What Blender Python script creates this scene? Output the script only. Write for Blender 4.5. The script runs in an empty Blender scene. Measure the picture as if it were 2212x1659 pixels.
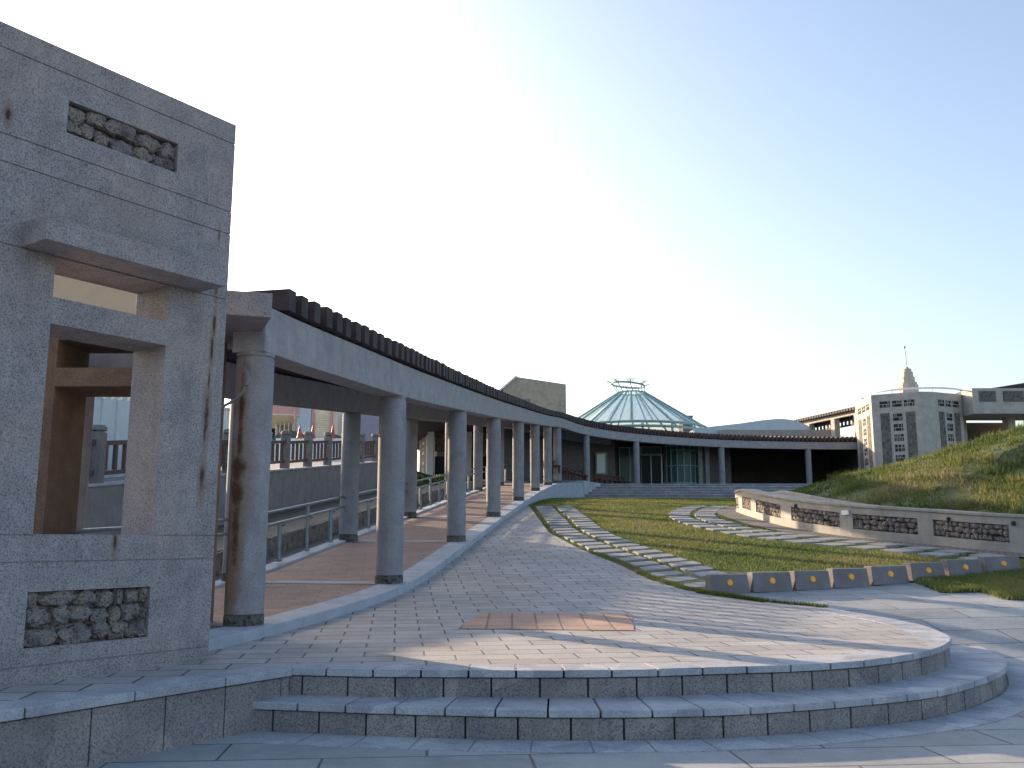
import bpy, bmesh, math, random, bisect
import numpy as np
from mathutils import Vector, noise
random.seed(7); rng = np.random.default_rng(7)
R = math.radians

# ------------------------------------------------------------------ camera, sky, sun
FPX, CX, CY, EYE = 2000.0, 1106.0, 829.5, 1.2
PITCH = math.atan((1163 - CY) / FPX)
sc = bpy.context.scene
cam = bpy.data.cameras.new('camera'); co = bpy.data.objects.new('camera', cam)
sc.collection.objects.link(co); sc.camera = co
co.location = (0, 0, EYE); co.rotation_euler = (R(90) + PITCH, 0, 0)
cam.sensor_width = 36; cam.lens = 36 * FPX / 2212; cam.clip_start = .05; cam.clip_end = 6000
SUN_AZ, SUN_EL = -44.0, 14.8          # degrees clockwise from +Y, and height
w = bpy.data.worlds.new('World'); sc.world = w; w.use_nodes = True
nt = w.node_tree; bg = nt.nodes['Background']
sky = nt.nodes.new('ShaderNodeTexSky'); sky.sky_type = 'NISHITA'; sky.sun_disc = False
sky.sun_elevation = R(SUN_EL); sky.sun_rotation = R(SUN_AZ); sky.air_density = 1.0; sky.dust_density = 3.0; sky.ozone_density = 1.0
tint = nt.nodes.new('ShaderNodeMix'); tint.data_type = 'RGBA'; tint.blend_type = 'MULTIPLY'; tint.inputs[0].default_value = 1; tint.inputs[7].default_value = (.99, .972, 1.0, 1)
nt.links.new(sky.outputs[0], tint.inputs[6]); nt.links.new(tint.outputs[2], bg.inputs[0]); bg.inputs[1].default_value = .15
sl = bpy.data.lights.new('sun', 'SUN'); sl.energy = 4.5; sl.angle = R(.55); sl.color = (1, .77, .53)
so = bpy.data.objects.new('sun', sl); sc.collection.objects.link(so)
sd = Vector((math.sin(R(SUN_AZ)) * math.cos(R(SUN_EL)), math.cos(R(SUN_AZ)) * math.cos(R(SUN_EL)), math.sin(R(SUN_EL))))
so.rotation_euler = sd.to_track_quat('Z', 'Y').to_euler()
sc.view_settings.view_transform = 'Standard'; sc.view_settings.look = 'None'
sc.view_settings.exposure = 1.25; sc.view_settings.gamma = 1
sc.cycles.max_bounces = 6; sc.cycles.transparent_max_bounces = 12

# ------------------------------------------------------------------ helpers
COL = sc.collection
def smooth_interp(pts):
    xs = [p[0] for p in pts]; ys = [p[1] for p in pts]
    X = np.arange(-5, 95, .05); T = sum(np.interp(X + d, xs, ys) for d in (-1.2, -.6, 0, .6, 1.2)) / 5; T = T.tolist()
    def f(x):
        u = (x + 5) * 20; i = int(u)
        if i < 0: return T[0]
        if i >= len(T) - 1: return T[-1]
        return T[i] + (T[i+1] - T[i]) * (u - i)
    return f
def at(px, py, Y):                       # point at depth Y seen at that place of the 2212-wide picture
    a = (px - CX) / FPX; b = (CY - py) / FPX
    c, s = math.cos(PITCH), math.sin(PITCH)
    dx, dy, dz = a, c - b * s, s + b * c
    return Vector((dx / dy * Y, Y, EYE + dz / dy * Y))
def slope(px, py):
    p = at(px, py, 1.0); return p.x, p.z - EYE
def at_z(px, py, z):
    k, m = slope(px, py); Y = (z - EYE) / m; return Vector((k * Y, Y, z))
F = smooth_interp([(0, .40), (8.3, .44), (12.07, .62), (17.17, 1.15), (22.6, 1.72), (28.2, 2.33), (33.5, 2.89), (37.7, 3.33), (39.9, 3.56), (46.1, 3.9), (49, 3.95), (90, 3.95)])
P = smooth_interp([(0, .35), (8, .35), (10, .42), (12.07, .53), (17.17, 1.05), (22.6, 1.63), (28.2, 2.2), (33, 2.55), (38, 2.83), (44, 3.05), (49, 3.3), (90, 3.3)])
def Wz(Y): return min(2.23 + .1035 * (Y - 17.7), 4.4)
def on_P(px, py, f=None):
    f = f or P; k, m = slope(px, py); Y = 5.0
    while Y < 60:
        if EYE + m * Y <= f(Y): break
        Y += .02
    return Vector((k * Y, Y, f(Y)))
def catmull(pts, n=12):
    P_ = [Vector(p) for p in pts]; P_ = [P_[0] * 2 - P_[1]] + P_ + [P_[-1] * 2 - P_[-2]]; out = []
    for i in range(1, len(P_) - 2):
        a, b, c, d = P_[i-1:i+3]
        for k in range(n):
            t = k / n
            out.append(.5 * ((2*b) + (c-a)*t + (2*a-5*b+4*c-d)*t*t + (3*b-a-3*c+d)*t**3))
    out.append(P_[-2].copy()); return out
class Path2:
    def __init__(s, pts):
        s.p = [Vector((q[0], q[1])) for q in pts]; s.l = [0]
        for a, b in zip(s.p, s.p[1:]): s.l.append(s.l[-1] + (b - a).length)
        s.L = s.l[-1]
    def at(s, t):
        t = max(0, min(s.L - 1e-6, t)); i = bisect.bisect_right(s.l, t) - 1
        i = max(0, min(i, len(s.p) - 2)); u = (t - s.l[i]) / max(1e-9, s.l[i+1] - s.l[i])
        return s.p[i].lerp(s.p[i+1], u)
    def tan(s, t):
        d = s.at(min(s.L, t + .15)) - s.at(max(0, t - .15)); return d.normalized()
    def off(s, t, o):                     # o > 0: right-hand side
        d = s.tan(t); p = s.at(t); return Vector((p.x + d.y * o, p.y - d.x * o))
    def nearest(s, x, y):
        if not hasattr(s, 'A'):
            A = np.array([(p.x, p.y) for p in s.p]); s.A = A[:-1]; s.B = A[1:] - A[:-1]; s.BB = (s.B**2).sum(1) + 1e-12; s.la = np.array(s.l)
        w = np.array([x, y]) - s.A; u = np.clip((w*s.B).sum(1)/s.BB, 0, 1); d = ((w - s.B*u[:, None])**2).sum(1); i = int(d.argmin())
        return float(d[i]**.5), float(s.la[i] + u[i]*s.BB[i]**.5)
class MB:
    def __init__(s): s.v = []; s.f = []
    def add(s, vs, fs):
        b = len(s.v); s.v += [tuple(v) for v in vs]; s.f += [tuple(i + b for i in f) for f in fs]; return s
    def hexa(s, p):                       # 4 bottom (ccw) + 4 top
        return s.add(p, [(3, 2, 1, 0), (4, 5, 6, 7), (0, 1, 5, 4), (1, 2, 6, 5), (2, 3, 7, 6), (3, 0, 4, 7)])
    def box(s, x0, x1, y0, y1, z0, z1):
        return s.hexa([(x0, y0, z0), (x1, y0, z0), (x1, y1, z0), (x0, y1, z0), (x0, y0, z1), (x1, y0, z1), (x1, y1, z1), (x0, y1, z1)])
    def obox(s, o, u, v, l0, l1, w0, w1, z0, z1):   # oriented box: origin, two unit 2D axes
        q = lambda a, b, z: (o[0] + u[0]*a + v[0]*b, o[1] + u[1]*a + v[1]*b, z)
        return s.hexa([q(l0, w0, z0), q(l1, w0, z0), q(l1, w1, z0), q(l0, w1, z0), q(l0, w0, z1), q(l1, w0, z1), q(l1, w1, z1), q(l0, w1, z1)])
    def prism(s, poly, z0, z1):
        n = len(poly); g0 = z0 if callable(z0) else (lambda p: z0); g1 = z1 if callable(z1) else (lambda p: z1)
        vs = [(p[0], p[1], g0(p)) for p in poly] + [(p[0], p[1], g1(p)) for p in poly]
        return s.add(vs, [tuple(range(n-1, -1, -1)), tuple(range(n, 2*n))] + [(i, (i+1) % n, n + (i+1) % n, n + i) for i in range(n)])
    def xprism(s, prof, y0, y1):          # profile in x,z extruded along y
        n = len(prof); vs = [(p[0], y0, p[1]) for p in prof] + [(p[0], y1, p[1]) for p in prof]
        return s.add(vs, [tuple(range(n)), tuple(range(2*n-1, n-1, -1))] + [(i, n+i, n+(i+1) % n, (i+1) % n) for i in range(n)])
    def lathe(s, c, prof, n=24, a0=0):
        vs = []; fs = []
        for r, z in prof:
            for k in range(n):
                a = a0 + 2*math.pi*k/n; vs.append((c[0] + r*math.cos(a), c[1] + r*math.sin(a), c[2] + z))
        for i in range(len(prof)-1):
            for k in range(n): fs.append((i*n+k, i*n+(k+1) % n, (i+1)*n+(k+1) % n, (i+1)*n+k))
        fs.append(tuple(range(n-1, -1, -1))); fs.append(tuple((len(prof)-1)*n + k for k in range(n)))
        return s.add(vs, fs)
    def tube(s, path, r, n=8):
        path = [Vector(p) for p in path]; rings = []
        for i, p in enumerate(path):
            d = (path[min(i+1, len(path)-1)] - path[max(i-1, 0)]).normalized()
            up = Vector((0, 0, 1)) if abs(d.z) < .9 else Vector((1, 0, 0))
            a = d.cross(up).normalized(); b = a.cross(d)
            rings.append([p + a*r*math.cos(2*math.pi*k/n) + b*r*math.sin(2*math.pi*k/n) for k in range(n)])
        vs = [v for q in rings for v in q]; m = len(path)
        fs = [(i*n+k, (i+1)*n+k, (i+1)*n+(k+1) % n, i*n+(k+1) % n) for i in range(m-1) for k in range(n)]
        return s.add(vs, fs + [tuple(range(n)), tuple((m-1)*n+k for k in range(n-1, -1, -1))])
    def sweep(s, path, t0, t1, step, o0, o1, zb, zt):   # rectangle o0..o1 (offset) swept on a Path2
        n = max(2, int((t1-t0)/step)+1); vs = []; fs = []
        for i in range(n):
            t = t0 + (t1-t0)*i/(n-1); a = path.off(t, o0); b = path.off(t, o1); m = path.at(t)
            vs += [(a.x, a.y, zb(m, t)), (b.x, b.y, zb(m, t)), (b.x, b.y, zt(m, t)), (a.x, a.y, zt(m, t))]
        for i in range(n-1):
            for k in range(4): fs.append((4*i+k, 4*i+(k+1) % 4, 4*i+4+(k+1) % 4, 4*i+4+k))
        fs += [(3, 2, 1, 0), (4*n-4, 4*n-3, 4*n-2, 4*n-1)]
        return s.add(vs, fs)
    def cells(s, gs, gd, gz, solid, tf):  # 3D cell solid: only outer faces
        I, J, K = len(gs)-1, len(gd)-1, len(gz)-1
        on = lambda i, j, k: 0 <= i < I and 0 <= j < J and 0 <= k < K and solid((gs[i]+gs[i+1])/2, (gd[j]+gd[j+1])/2, (gz[k]+gz[k+1])/2)
        idx = {}
        def V(i, j, k):
            if (i, j, k) not in idx: idx[(i, j, k)] = len(s.v); s.v.append(tuple(tf(gs[i], gd[j], gz[k])))
            return idx[(i, j, k)]
        for i in range(I):
            for j in range(J):
                for k in range(K):
                    if not on(i, j, k): continue
                    for d, q in (((-1, 0, 0), ((0,0,0),(0,0,1),(0,1,1),(0,1,0))), ((1, 0, 0), ((1,0,0),(1,1,0),(1,1,1),(1,0,1))),
                                 ((0,-1,0), ((0,0,0),(1,0,0),(1,0,1),(0,0,1))), ((0, 1, 0), ((0,1,0),(0,1,1),(1,1,1),(1,1,0))),
                                 ((0,0,-1), ((0,0,0),(0,1,0),(1,1,0),(1,0,0))), ((0, 0, 1), ((0,0,1),(1,0,1),(1,1,1),(0,1,1)))):
                        if not on(i+d[0], j+d[1], k+d[2]): s.f.append(tuple(V(i+a, j+b, k+c) for a, b, c in q))
        return s
    def build(s, name, mat, parent=None, smooth=False, fix=True, bevel=0):
        me = bpy.data.meshes.new(name); off = Vector((0, 0, 0))
        o = bpy.data.objects.new(name, me); COL.objects.link(o)
        if parent is not None:
            o.parent = parent; p = parent
            while p is not None: off += p.location; p = p.parent
        me.from_pydata([(v[0]-off.x, v[1]-off.y, v[2]-off.z) for v in s.v], [], s.f); me.materials.append(mat)
        if fix:
            bm = bmesh.new(); bm.from_mesh(me); bmesh.ops.recalc_face_normals(bm, faces=bm.faces); bm.to_mesh(me); bm.free()
        if smooth:
            for p_ in me.polygons: p_.use_smooth = True
            try: me.set_sharp_from_angle(angle=R(40))
            except Exception: pass
        if bevel:
            b = o.modifiers.new('edge', 'BEVEL'); b.width = bevel; b.segments = 2; b.limit_method = 'ANGLE'
        return o
def thing(name, label, cat, loc=(0, 0, 0), group=None):
    o = bpy.data.objects.new(name, None); COL.objects.link(o); o.location = loc; o['label'] = label; o['category'] = cat
    if group: o['group'] = group
    return o
def tag(o, label=None, cat=None, group=None, kind=None):
    for k, v in (('label', label), ('category', cat), ('group', group), ('kind', kind)):
        if v: o[k] = v
    return o
def struct(o): o['kind'] = 'structure'; return o

# ------------------------------------------------------------------ materials
class NT:
    def __init__(s, name):
        s.m = bpy.data.materials.new(name); s.m.use_nodes = True; s.t = s.m.node_tree; s.b = s.t.nodes['Principled BSDF']
        s.pos = s.t.nodes.new('ShaderNodeNewGeometry').outputs['Position']
    def n(s, ty, **k):
        x = s.t.nodes.new(ty)
        for a, b in k.items():
            if a.startswith('i_'): x.inputs[a[2:].replace('_', ' ')].default_value = b
            else: setattr(x, a, b)
        return x
    def l(s, a, b): s.t.links.new(a, b)
    def noise(s, scale, detail=4, rough=.6, vec=None):
        x = s.n('ShaderNodeTexNoise'); x.inputs['Scale'].default_value = scale; x.inputs['Detail'].default_value = detail; x.inputs['Roughness'].default_value = rough
        s.l(vec or s.pos, x.inputs['Vector']); return x.outputs['Fac']
    def ramp(s, fac, stops):
        x = s.n('ShaderNodeValToRGB'); s.l(fac, x.inputs[0]); e = x.color_ramp.elements
        while len(e) < len(stops): e.new(.5)
        for el, (p, c) in zip(e, stops): el.position = p; el.color = (*c, 1) if len(c) == 3 else c
        return x.outputs[0]
    def mix(s, fac, a, b, mode='MIX'):
        x = s.n('ShaderNodeMix', data_type='RGBA', blend_type=mode)
        for v, i in ((fac, 0), (a, 6), (b, 7)):
            if hasattr(v, 'is_linked') or isinstance(v, bpy.types.NodeSocket): s.l(v, x.inputs[i])
            else: x.inputs[i].default_value = v if i == 0 else (*v, 1)
        return x.outputs[2]
    def math(s, op, a, b=0, c=0, clamp=False):
        x = s.n('ShaderNodeMath', operation=op, use_clamp=clamp)
        for v, i in ((a, 0), (b, 1), (c, 2)):
            if isinstance(v, bpy.types.NodeSocket): s.l(v, x.inputs[i])
            else: x.inputs[i].default_value = v
        return x.outputs[0]
    def bump(s, h, strength=.4, dist=.01, prev=None):
        x = s.n('ShaderNodeBump'); x.inputs['Strength'].default_value = strength; x.inputs['Distance'].default_value = dist; s.l(h, x.inputs['Height'])
        if prev: s.l(prev, x.inputs['Normal'])
        return x.outputs[0]
    def out(s, col=None, rough=.8, normal=None, **k):
        if col is not None:
            if isinstance(col, bpy.types.NodeSocket): s.l(col, s.b.inputs['Base Color'])
            else: s.b.inputs['Base Color'].default_value = (*col, 1)
        if isinstance(rough, bpy.types.NodeSocket): s.l(rough, s.b.inputs['Roughness'])
        else: s.b.inputs['Roughness'].default_value = rough
        if normal: s.l(normal, s.b.inputs['Normal'])
        for a, b in k.items(): s.b.inputs[a.replace('_', ' ')].default_value = b
        return s.m
def mul(c, f): return tuple(x * f for x in c)
def stain_mask(t, stains):
    """sum of soft irregular spots: (x, y, z, radius_xy, radius_z)"""
    tot = halo = None; nz = t.noise(9, 5, .7)
    sep = t.n('ShaderNodeSeparateXYZ'); t.l(t.pos, sep.inputs[0])
    for (x, y, z, rx, rz) in stains:
        cx = t.math('DIVIDE', t.math('SUBTRACT', sep.outputs[0], x), rx); cy = t.math('DIVIDE', t.math('SUBTRACT', sep.outputs[1], y), rx); cz = t.math('DIVIDE', t.math('SUBTRACT', sep.outputs[2], z), rz)
        d = t.math('ADD', t.math('ADD', t.math('MULTIPLY', cx, cx), t.math('MULTIPLY', cy, cy)), t.math('MULTIPLY', cz, cz))
        d = t.math('ADD', d, t.math('MULTIPLY_ADD', nz, 3.0, -1.5))
        m = t.math('SUBTRACT', 1.1, d, clamp=True); h = t.math('MULTIPLY', t.math('SUBTRACT', 6.0, d, clamp=False), .22, clamp=True)
        tot = m if tot is None else t.math('MAXIMUM', tot, m); halo = h if halo is None else t.math('MAXIMUM', halo, h)
    return tot, halo
def granite(name, c, sp=.5, scale=220, patch=(.40, .31, .22), pamt=.35, stains=(), rust=(.045, .018, .014), bump=.3, big=1.3, cell=0, wash=()):
    t = NT(name)
    base = t.ramp(t.noise(scale, 2, .5), [(.34, mul(c, 1 - sp)), (.5, c), (.66, mul(c, 1 + sp * .35))])
    mid = t.ramp(t.noise(big * 4, 5), [(.3, (.78,) * 3), (.7, (1.12,) * 3)])
    col = t.mix(1.0, base, mid, 'MULTIPLY')
    if cell:
        v = t.n('ShaderNodeTexVoronoi'); t.l(t.pos, v.inputs['Vector']); v.inputs['Scale'].default_value = cell
        bw_ = t.n('ShaderNodeSeparateColor'); t.l(v.outputs['Color'], bw_.inputs[0]); col = t.mix(1.0, col, t.ramp(bw_.outputs[0], [(0, (.80, .80, .82)), (1, (1.14, 1.12, 1.08))]), 'MULTIPLY')
    pm = t.math('MULTIPLY', t.ramp(t.noise(big, 4), [(.48, (0, 0, 0)), (.72, (1, 1, 1))]), pamt)
    col = t.mix(pm, col, patch)
    st = t.n('ShaderNodeMapping'); t.l(t.pos, st.inputs[0]); st.inputs['Scale'].default_value = (7, 7, .7)
    drip = t.math('MULTIPLY', t.ramp(t.noise(1.6, 4, .6, st.outputs[0]), [(.5, (0, 0, 0)), (.75, (1, 1, 1))]), .35)
    col = t.mix(drip, col, mul(c, .55))
    if wash:
        sm, hm = stain_mask(t, wash); col = t.mix(t.math('MULTIPLY', sm, .75), col, (.17, .105, .055))
    if stains:
        sm, hm = stain_mask(t, stains); col = t.mix(t.math('MULTIPLY', hm, .55), col, (.19, .125, .075)); col = t.mix(t.math('MULTIPLY', sm, .95), col, rust)
    h = t.noise(scale * .8, 3)
    return t.out(col, .82, t.bump(h, bump, .004))
def concrete(name, c, bump=.25, streak=.4, dirt=(.1, .09, .08)):
    t = NT(name); base = t.ramp(t.noise(3.1, 6), [(.3, mul(c, .78)), (.7, mul(c, 1.12))])
    st = t.n('ShaderNodeMapping'); t.l(t.pos, st.inputs[0]); st.inputs['Scale'].default_value = (5, 5, .5)
    m = t.math('MULTIPLY', t.ramp(t.noise(1.5, 5, .6, st.outputs[0]), [(.52, (0, 0, 0)), (.8, (1, 1, 1))]), streak)
    col = t.mix(m, base, dirt)
    return t.out(col, .85, t.bump(t.noise(60, 5), bump, .006))
def plain(name, c, rough=.6, var=.15, scale=2.5, **k):
    t = NT(name); return t.out(t.ramp(t.noise(scale, 5), [(.3, mul(c, 1-var)), (.7, mul(c, 1+var))]), rough, t.bump(t.noise(30, 3), .1, .004), **k)
def pavers(name, c, bw, bh, joint=.012, rot=0, off=.5, jc=(.05, .055, .06), var=.12, tint=(.34, .3, .25), grass=0, bumpd=.006, warp=.012):
    t = NT(name); mp = t.n('ShaderNodeMapping'); t.l(t.pos, mp.inputs[0]); mp.inputs['Rotation'].default_value = (0, 0, rot)
    nzv = t.n('ShaderNodeTexNoise'); t.l(t.pos, nzv.inputs['Vector']); nzv.inputs['Scale'].default_value = 2.3
    sub = t.n('ShaderNodeVectorMath', operation='SUBTRACT'); t.l(nzv.outputs['Color'], sub.inputs[0]); sub.inputs[1].default_value = (.5, .5, .5)
    sca = t.n('ShaderNodeVectorMath', operation='SCALE'); t.l(sub.outputs[0], sca.inputs[0]); sca.inputs['Scale'].default_value = warp
    add = t.n('ShaderNodeVectorMath', operation='ADD'); t.l(mp.outputs[0], add.inputs[0]); t.l(sca.outputs[0], add.inputs[1])
    b = t.n('ShaderNodeTexBrick', offset=off); t.l(add.outputs[0], b.inputs['Vector'])
    b.inputs['Scale'].default_value = 1; b.inputs['Brick Width'].default_value = bw; b.inputs['Row Height'].default_value = bh
    b.inputs['Mortar Size'].default_value = joint; b.inputs['Mortar Smooth'].default_value = .3; b.inputs['Bias'].default_value = 0
    b.inputs['Color1'].default_value = (*mul(c, 1 - var), 1); b.inputs['Color2'].default_value = (*mul(c, 1 + var), 1); b.inputs['Mortar'].default_value = (*jc, 1)
    sp = t.ramp(t.noise(170, 2, .5), [(.35, (.62,) * 3), (.5, (1,) * 3), (.68, (1.15,) * 3)])
    col = t.mix(1.0, b.outputs['Color'], sp, 'MULTIPLY')
    pm = t.math('MULTIPLY', t.ramp(t.noise(.9, 5), [(.45, (0, 0, 0)), (.75, (1, 1, 1))]), .4)
    col = t.mix(pm, col, tint)
    dk = t.ramp(t.noise(2.2, 6, .7), [(.28, (.70,) * 3), (.55, (1,) * 3)])
    col = t.mix(1.0, col, dk, 'MULTIPLY')
    h = t.math('ADD', t.math('MULTIPLY', t.math('SUBTRACT', 1, b.outputs['Fac']), 1.0), t.math('MULTIPLY', t.noise(120, 2), .15))
    return t.out(col, .75, t.bump(h, .7, bumpd))
def grassmat(name, stops, scale=.8, trans=0):
    t = NT(name); n1 = t.noise(scale, 6, .7); n2 = t.noise(38, 2)
    f = t.math('ADD', t.math('MULTIPLY', n1, .62), t.math('ADD', t.math('MULTIPLY', n2, .22), t.math('MULTIPLY', t.noise(scale*7, 3), .16)))
    f = t.math('MULTIPLY_ADD', f, 1.7, -.36)
    t.b.inputs['Subsurface Weight'].default_value = 0
    c = t.ramp(f, stops); m = t.out(c, .75)
    if trans:
        tr = t.n('ShaderNodeBsdfTranslucent'); t.l(c, tr.inputs[0]); mx = t.n('ShaderNodeMixShader'); mx.inputs[0].default_value = trans
        t.l(t.b.outputs[0], mx.inputs[1]); t.l(tr.outputs[0], mx.inputs[2]); t.l(mx.outputs[0], t.t.nodes['Material Output'].inputs['Surface'])
    return m
def glass(name, c, rough=.05, alpha=.5, metal=0, ior=1.45):
    t = NT(name); return t.out(c, rough, None, Alpha=alpha, Metallic=metal, IOR=ior)
def coralmat(name, c=(.27, .24, .23), warm=(.36, .29, .23)):
    t = NT(name); v = t.n('ShaderNodeTexVoronoi'); t.l(t.pos, v.inputs['Vector']); v.inputs['Scale'].default_value = 42
    hol = t.ramp(v.outputs['Distance'], [(.05, (.05,) * 3), (.32, (1,) * 3)])  # shade of the pits put into the colour, besides the bump
    base = t.ramp(t.noise(6, 5), [(.3, mul(c, .28)), (.5, c), (.64, warm), (.78, mul(c, 1.9))])
    fine = t.ramp(t.noise(90, 3, .7), [(.3, (.45,) * 3), (.65, (1.25,) * 3)])
    col = t.mix(1.0, t.mix(1.0, base, hol, 'MULTIPLY'), fine, 'MULTIPLY')
    h = t.math('ADD', v.outputs['Distance'], t.math('MULTIPLY', t.noise(70, 4, .7), .9))
    return t.out(col, .95, t.bump(h, 1, .02))

# gate wall frame (needed for stain places): corner G0, direction GU along the face, GN towards the square
G0 = Vector((-2.12, 6.69)); GU = Vector((.572, .820)); GN = Vector((.82, -.572))
def gp(s, d, z): q = G0 + GU * s - GN * d; return (q.x, q.y, z)
gst = []
for s_, z_, rx, rz in ((-1.68, 3.76, .018, .045), (-.10, 3.42, .007, .05), (-.10, 3.02, .012, .07), (-.10, 2.74, .012, .09), (-.11, 2.55, .013, .10), (-.12, 2.33, .007, .08), (-.125, 2.08, .022, .14), (-.13, 1.96, .012, .10), (-.135, 1.62, .022, .10), (-.77, 1.17, .014, .06)):
    q = gp(s_, 0, z_); gst.append((q[0], q[1], q[2], rx, rz))
M = {}
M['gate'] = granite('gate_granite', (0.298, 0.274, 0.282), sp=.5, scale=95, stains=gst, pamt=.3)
M['gate2'] = granite('bounce_toned_gate_granite', (.14, .10, .072), sp=.4, scale=95, pamt=.5, patch=(.24, .15, .08))  # brown bounce light and shade inside the gateway put into the stone colour
M['granite'] = granite('beam_granite', (0.328, 0.323, 0.341), sp=.3, scale=120, pamt=.2)
M['column'] = granite('column_granite', (0.282, 0.287, 0.311), sp=.35, scale=130, pamt=.45, patch=(.24, .19, .14))
M['column_rust'] = granite('rusty_column_granite', wash=[(-2.44, 8.17, 1.15, .13, 1.0)], c= (0.282, 0.287, 0.311), sp=.35, scale=130, pamt=.5, patch=(.26, .19, .12), rust=(.06, .024, .012),
    stains=[(-2.405, 8.143, 2.35, .035, .32), (-2.405, 8.143, 2.0, .04, .18), (-2.41, 8.145, 1.82, .085, .17), (-2.41, 8.145, 1.62, .07, .28), (-2.405, 8.143, 1.3, .045, .32)])
M['base'] = granite('column_base_stone', (.10, .095, .09), sp=.8, scale=30, pamt=.5, patch=(.22, .19, .13))
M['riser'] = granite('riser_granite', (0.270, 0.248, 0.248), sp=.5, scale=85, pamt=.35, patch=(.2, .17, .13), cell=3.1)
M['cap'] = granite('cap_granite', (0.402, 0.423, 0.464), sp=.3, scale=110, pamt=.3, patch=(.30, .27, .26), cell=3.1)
M['terr'] = pavers('terrace_paving', (.405, .388, .378), .44, .27, .009, rot=R(-7), jc=(.07, .07, .075))
M['plaza'] = pavers('plaza_paving', (0.332, 0.350, 0.361), 1.15, .42, .009, rot=R(-5), jc=(.10, .10, .11), bumpd=.004)
M['brick'] = pavers('ramp_brick_paving', (0.300, 0.199, 0.165), .46, .21, .006, rot=R(-8), jc=(.16, .12, .11), tint=(.33, .27, .25))
M['patch'] = pavers('brick_patch_paving', (.48, .30, .22), .235, .56, .012, off=0, jc=(.20, .15, .12), tint=(.42, .32, .26))
M['curb'] = concrete('curb_stone', (0.389, 0.423, 0.473), streak=.2)
M['stone'] = concrete('stepping_stone', (0.265, 0.272, 0.285), streak=.25)
M['cobble'] = pavers('cobble_footpath', (.20, .185, .16), .12, .12, .012, jc=(.07, .07, .05))
M['conc'] = concrete('weathered_concrete', (0.240, 0.231, 0.237), streak=.6)
M['pale'] = concrete('pale_concrete', (0.351, 0.335, 0.309), streak=.35)
M['coral'] = coralmat('coral_rubble')
M['wood'] = plain('dark_purple_brown_timber', (.046, .031, .033), .75, .45, 5)
M['woodred'] = plain('red_brown_timber', (.085, .028, .022), .6, .3, 8)
M['steel'] = plain('grey_blue_painted_steel', (.20, .24, .26), .4, .15, 10, Metallic=.5)
M['teal'] = plain('pale_teal_steel', (.24, .38, .36), .4, .1, 6)
M['glassroof'] = glass('roof_glass', (.66, .88, .88), .08, .55)
M['darkglass'] = glass('dark_glass', (.012, .018, .02), .15, 1, ior=1.15)
M['tealglass'] = glass('teal_glass', (.07, .12, .12), .1, 1, ior=1.2)
M['paleglass'] = glass('pale_glass', (.45, .52, .53), .1, 1)
M['dark'] = plain('dark_void', (.025, .027, .03), .9)
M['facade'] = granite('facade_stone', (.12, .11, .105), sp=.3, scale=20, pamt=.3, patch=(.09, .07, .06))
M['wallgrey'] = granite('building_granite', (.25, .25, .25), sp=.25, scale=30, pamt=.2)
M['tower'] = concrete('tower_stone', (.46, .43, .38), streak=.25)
M['panel'] = coralmat('coral_block_panel', (.20, .19, .18), (.24, .21, .17))
M['tan'] = plain('tan_render', (0.575, 0.425, 0.287), .9, .06, .6)
M['tan2'] = concrete('buff_render', (.40, .36, .28), streak=.1)
M['tile'] = pavers('dark_roof_tile', (.07, .055, .07), .4, .35, .05, jc=(.02, .02, .02), warp=0)
M['white'] = plain('white_paint', (0.744, 0.756, 0.768), .6, .08)
M['hoard'] = plain('pale_grey_sheet', (0.513, 0.567, 0.581), .5, .06)
M['tealsheet'] = plain('teal_sheet', (0.182, 0.351, 0.338), .5, .1)
M['pink'] = plain('pink_render', (0.650, 0.338, 0.312), .8, .1)
M['cream'] = plain('cream_render', (0.806, 0.676, 0.494), .8, .1)
M['purple'] = plain('mauve_render', (.36, .31, .37), .8, .1)
M['bluewall'] = plain('pale_blue_render', (0.494, 0.572, 0.611), .8, .08)
M['cone'] = plain('orange_red_plastic', (.42, .07, .045), .45, .1)
M['kerb'] = concrete('kerb_block_concrete', (0.204, 0.184, 0.189), streak=.3)
M['orange'] = plain('orange_reflector', (.95, .40, .02), .35, .15, 60)
M['fence'] = plain('brown_fence_timber', (.10, .065, .055), .7, .25, 9)
M['fpost'] = granite('fence_post_granite', (.21, .195, .185), sp=.4, scale=60)
M['cable'] = plain('grey_conduit', (.17, .18, .18), .5)
M['soil'] = grassmat('planted_slope', [(.3, (.020, .020, .012)), (.48, (.05, .042, .028)), (.62, (.045, .055, .02)), (.8, (.09, .08, .05))], 1.5)
M['gutter'] = concrete('gutter_concrete', (.15, .15, .14), streak=.5)
M['lawn'] = grassmat('lawn_soil', [(.3, (.05, .07, .015)), (.5, (.10, .11, .03)), (.7, (.17, .14, .07))], .5)
M['blade'] = grassmat('lawn_grass', [(.2, (.05, .10, .018)), (.40, (.115, .16, .035)), (.56, (.20, .205, .065)), (.72, (.30, .23, .13))], .5, .35)
M['mblade'] = grassmat('mound_grass', [(.2, (.028, .06, .012)), (.38, (.07, .11, .022)), (.54, (.15, .165, .045)), (.66, (.25, .205, .11)), (.8, (.31, .235, .18))], .45, .4)
M['canopy'] = plain('canopy_cloth', (.07, .09, .075), .8)
M['leaf'] = grassmat('shrub_leaves', [(.3, (.04, .08, .015)), (.55, (.10, .16, .03)), (.75, (.2, .22, .05))], 1)
M['ground'] = plain('earth', (.16, .15, .12), .95, .3, .3)

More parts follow.
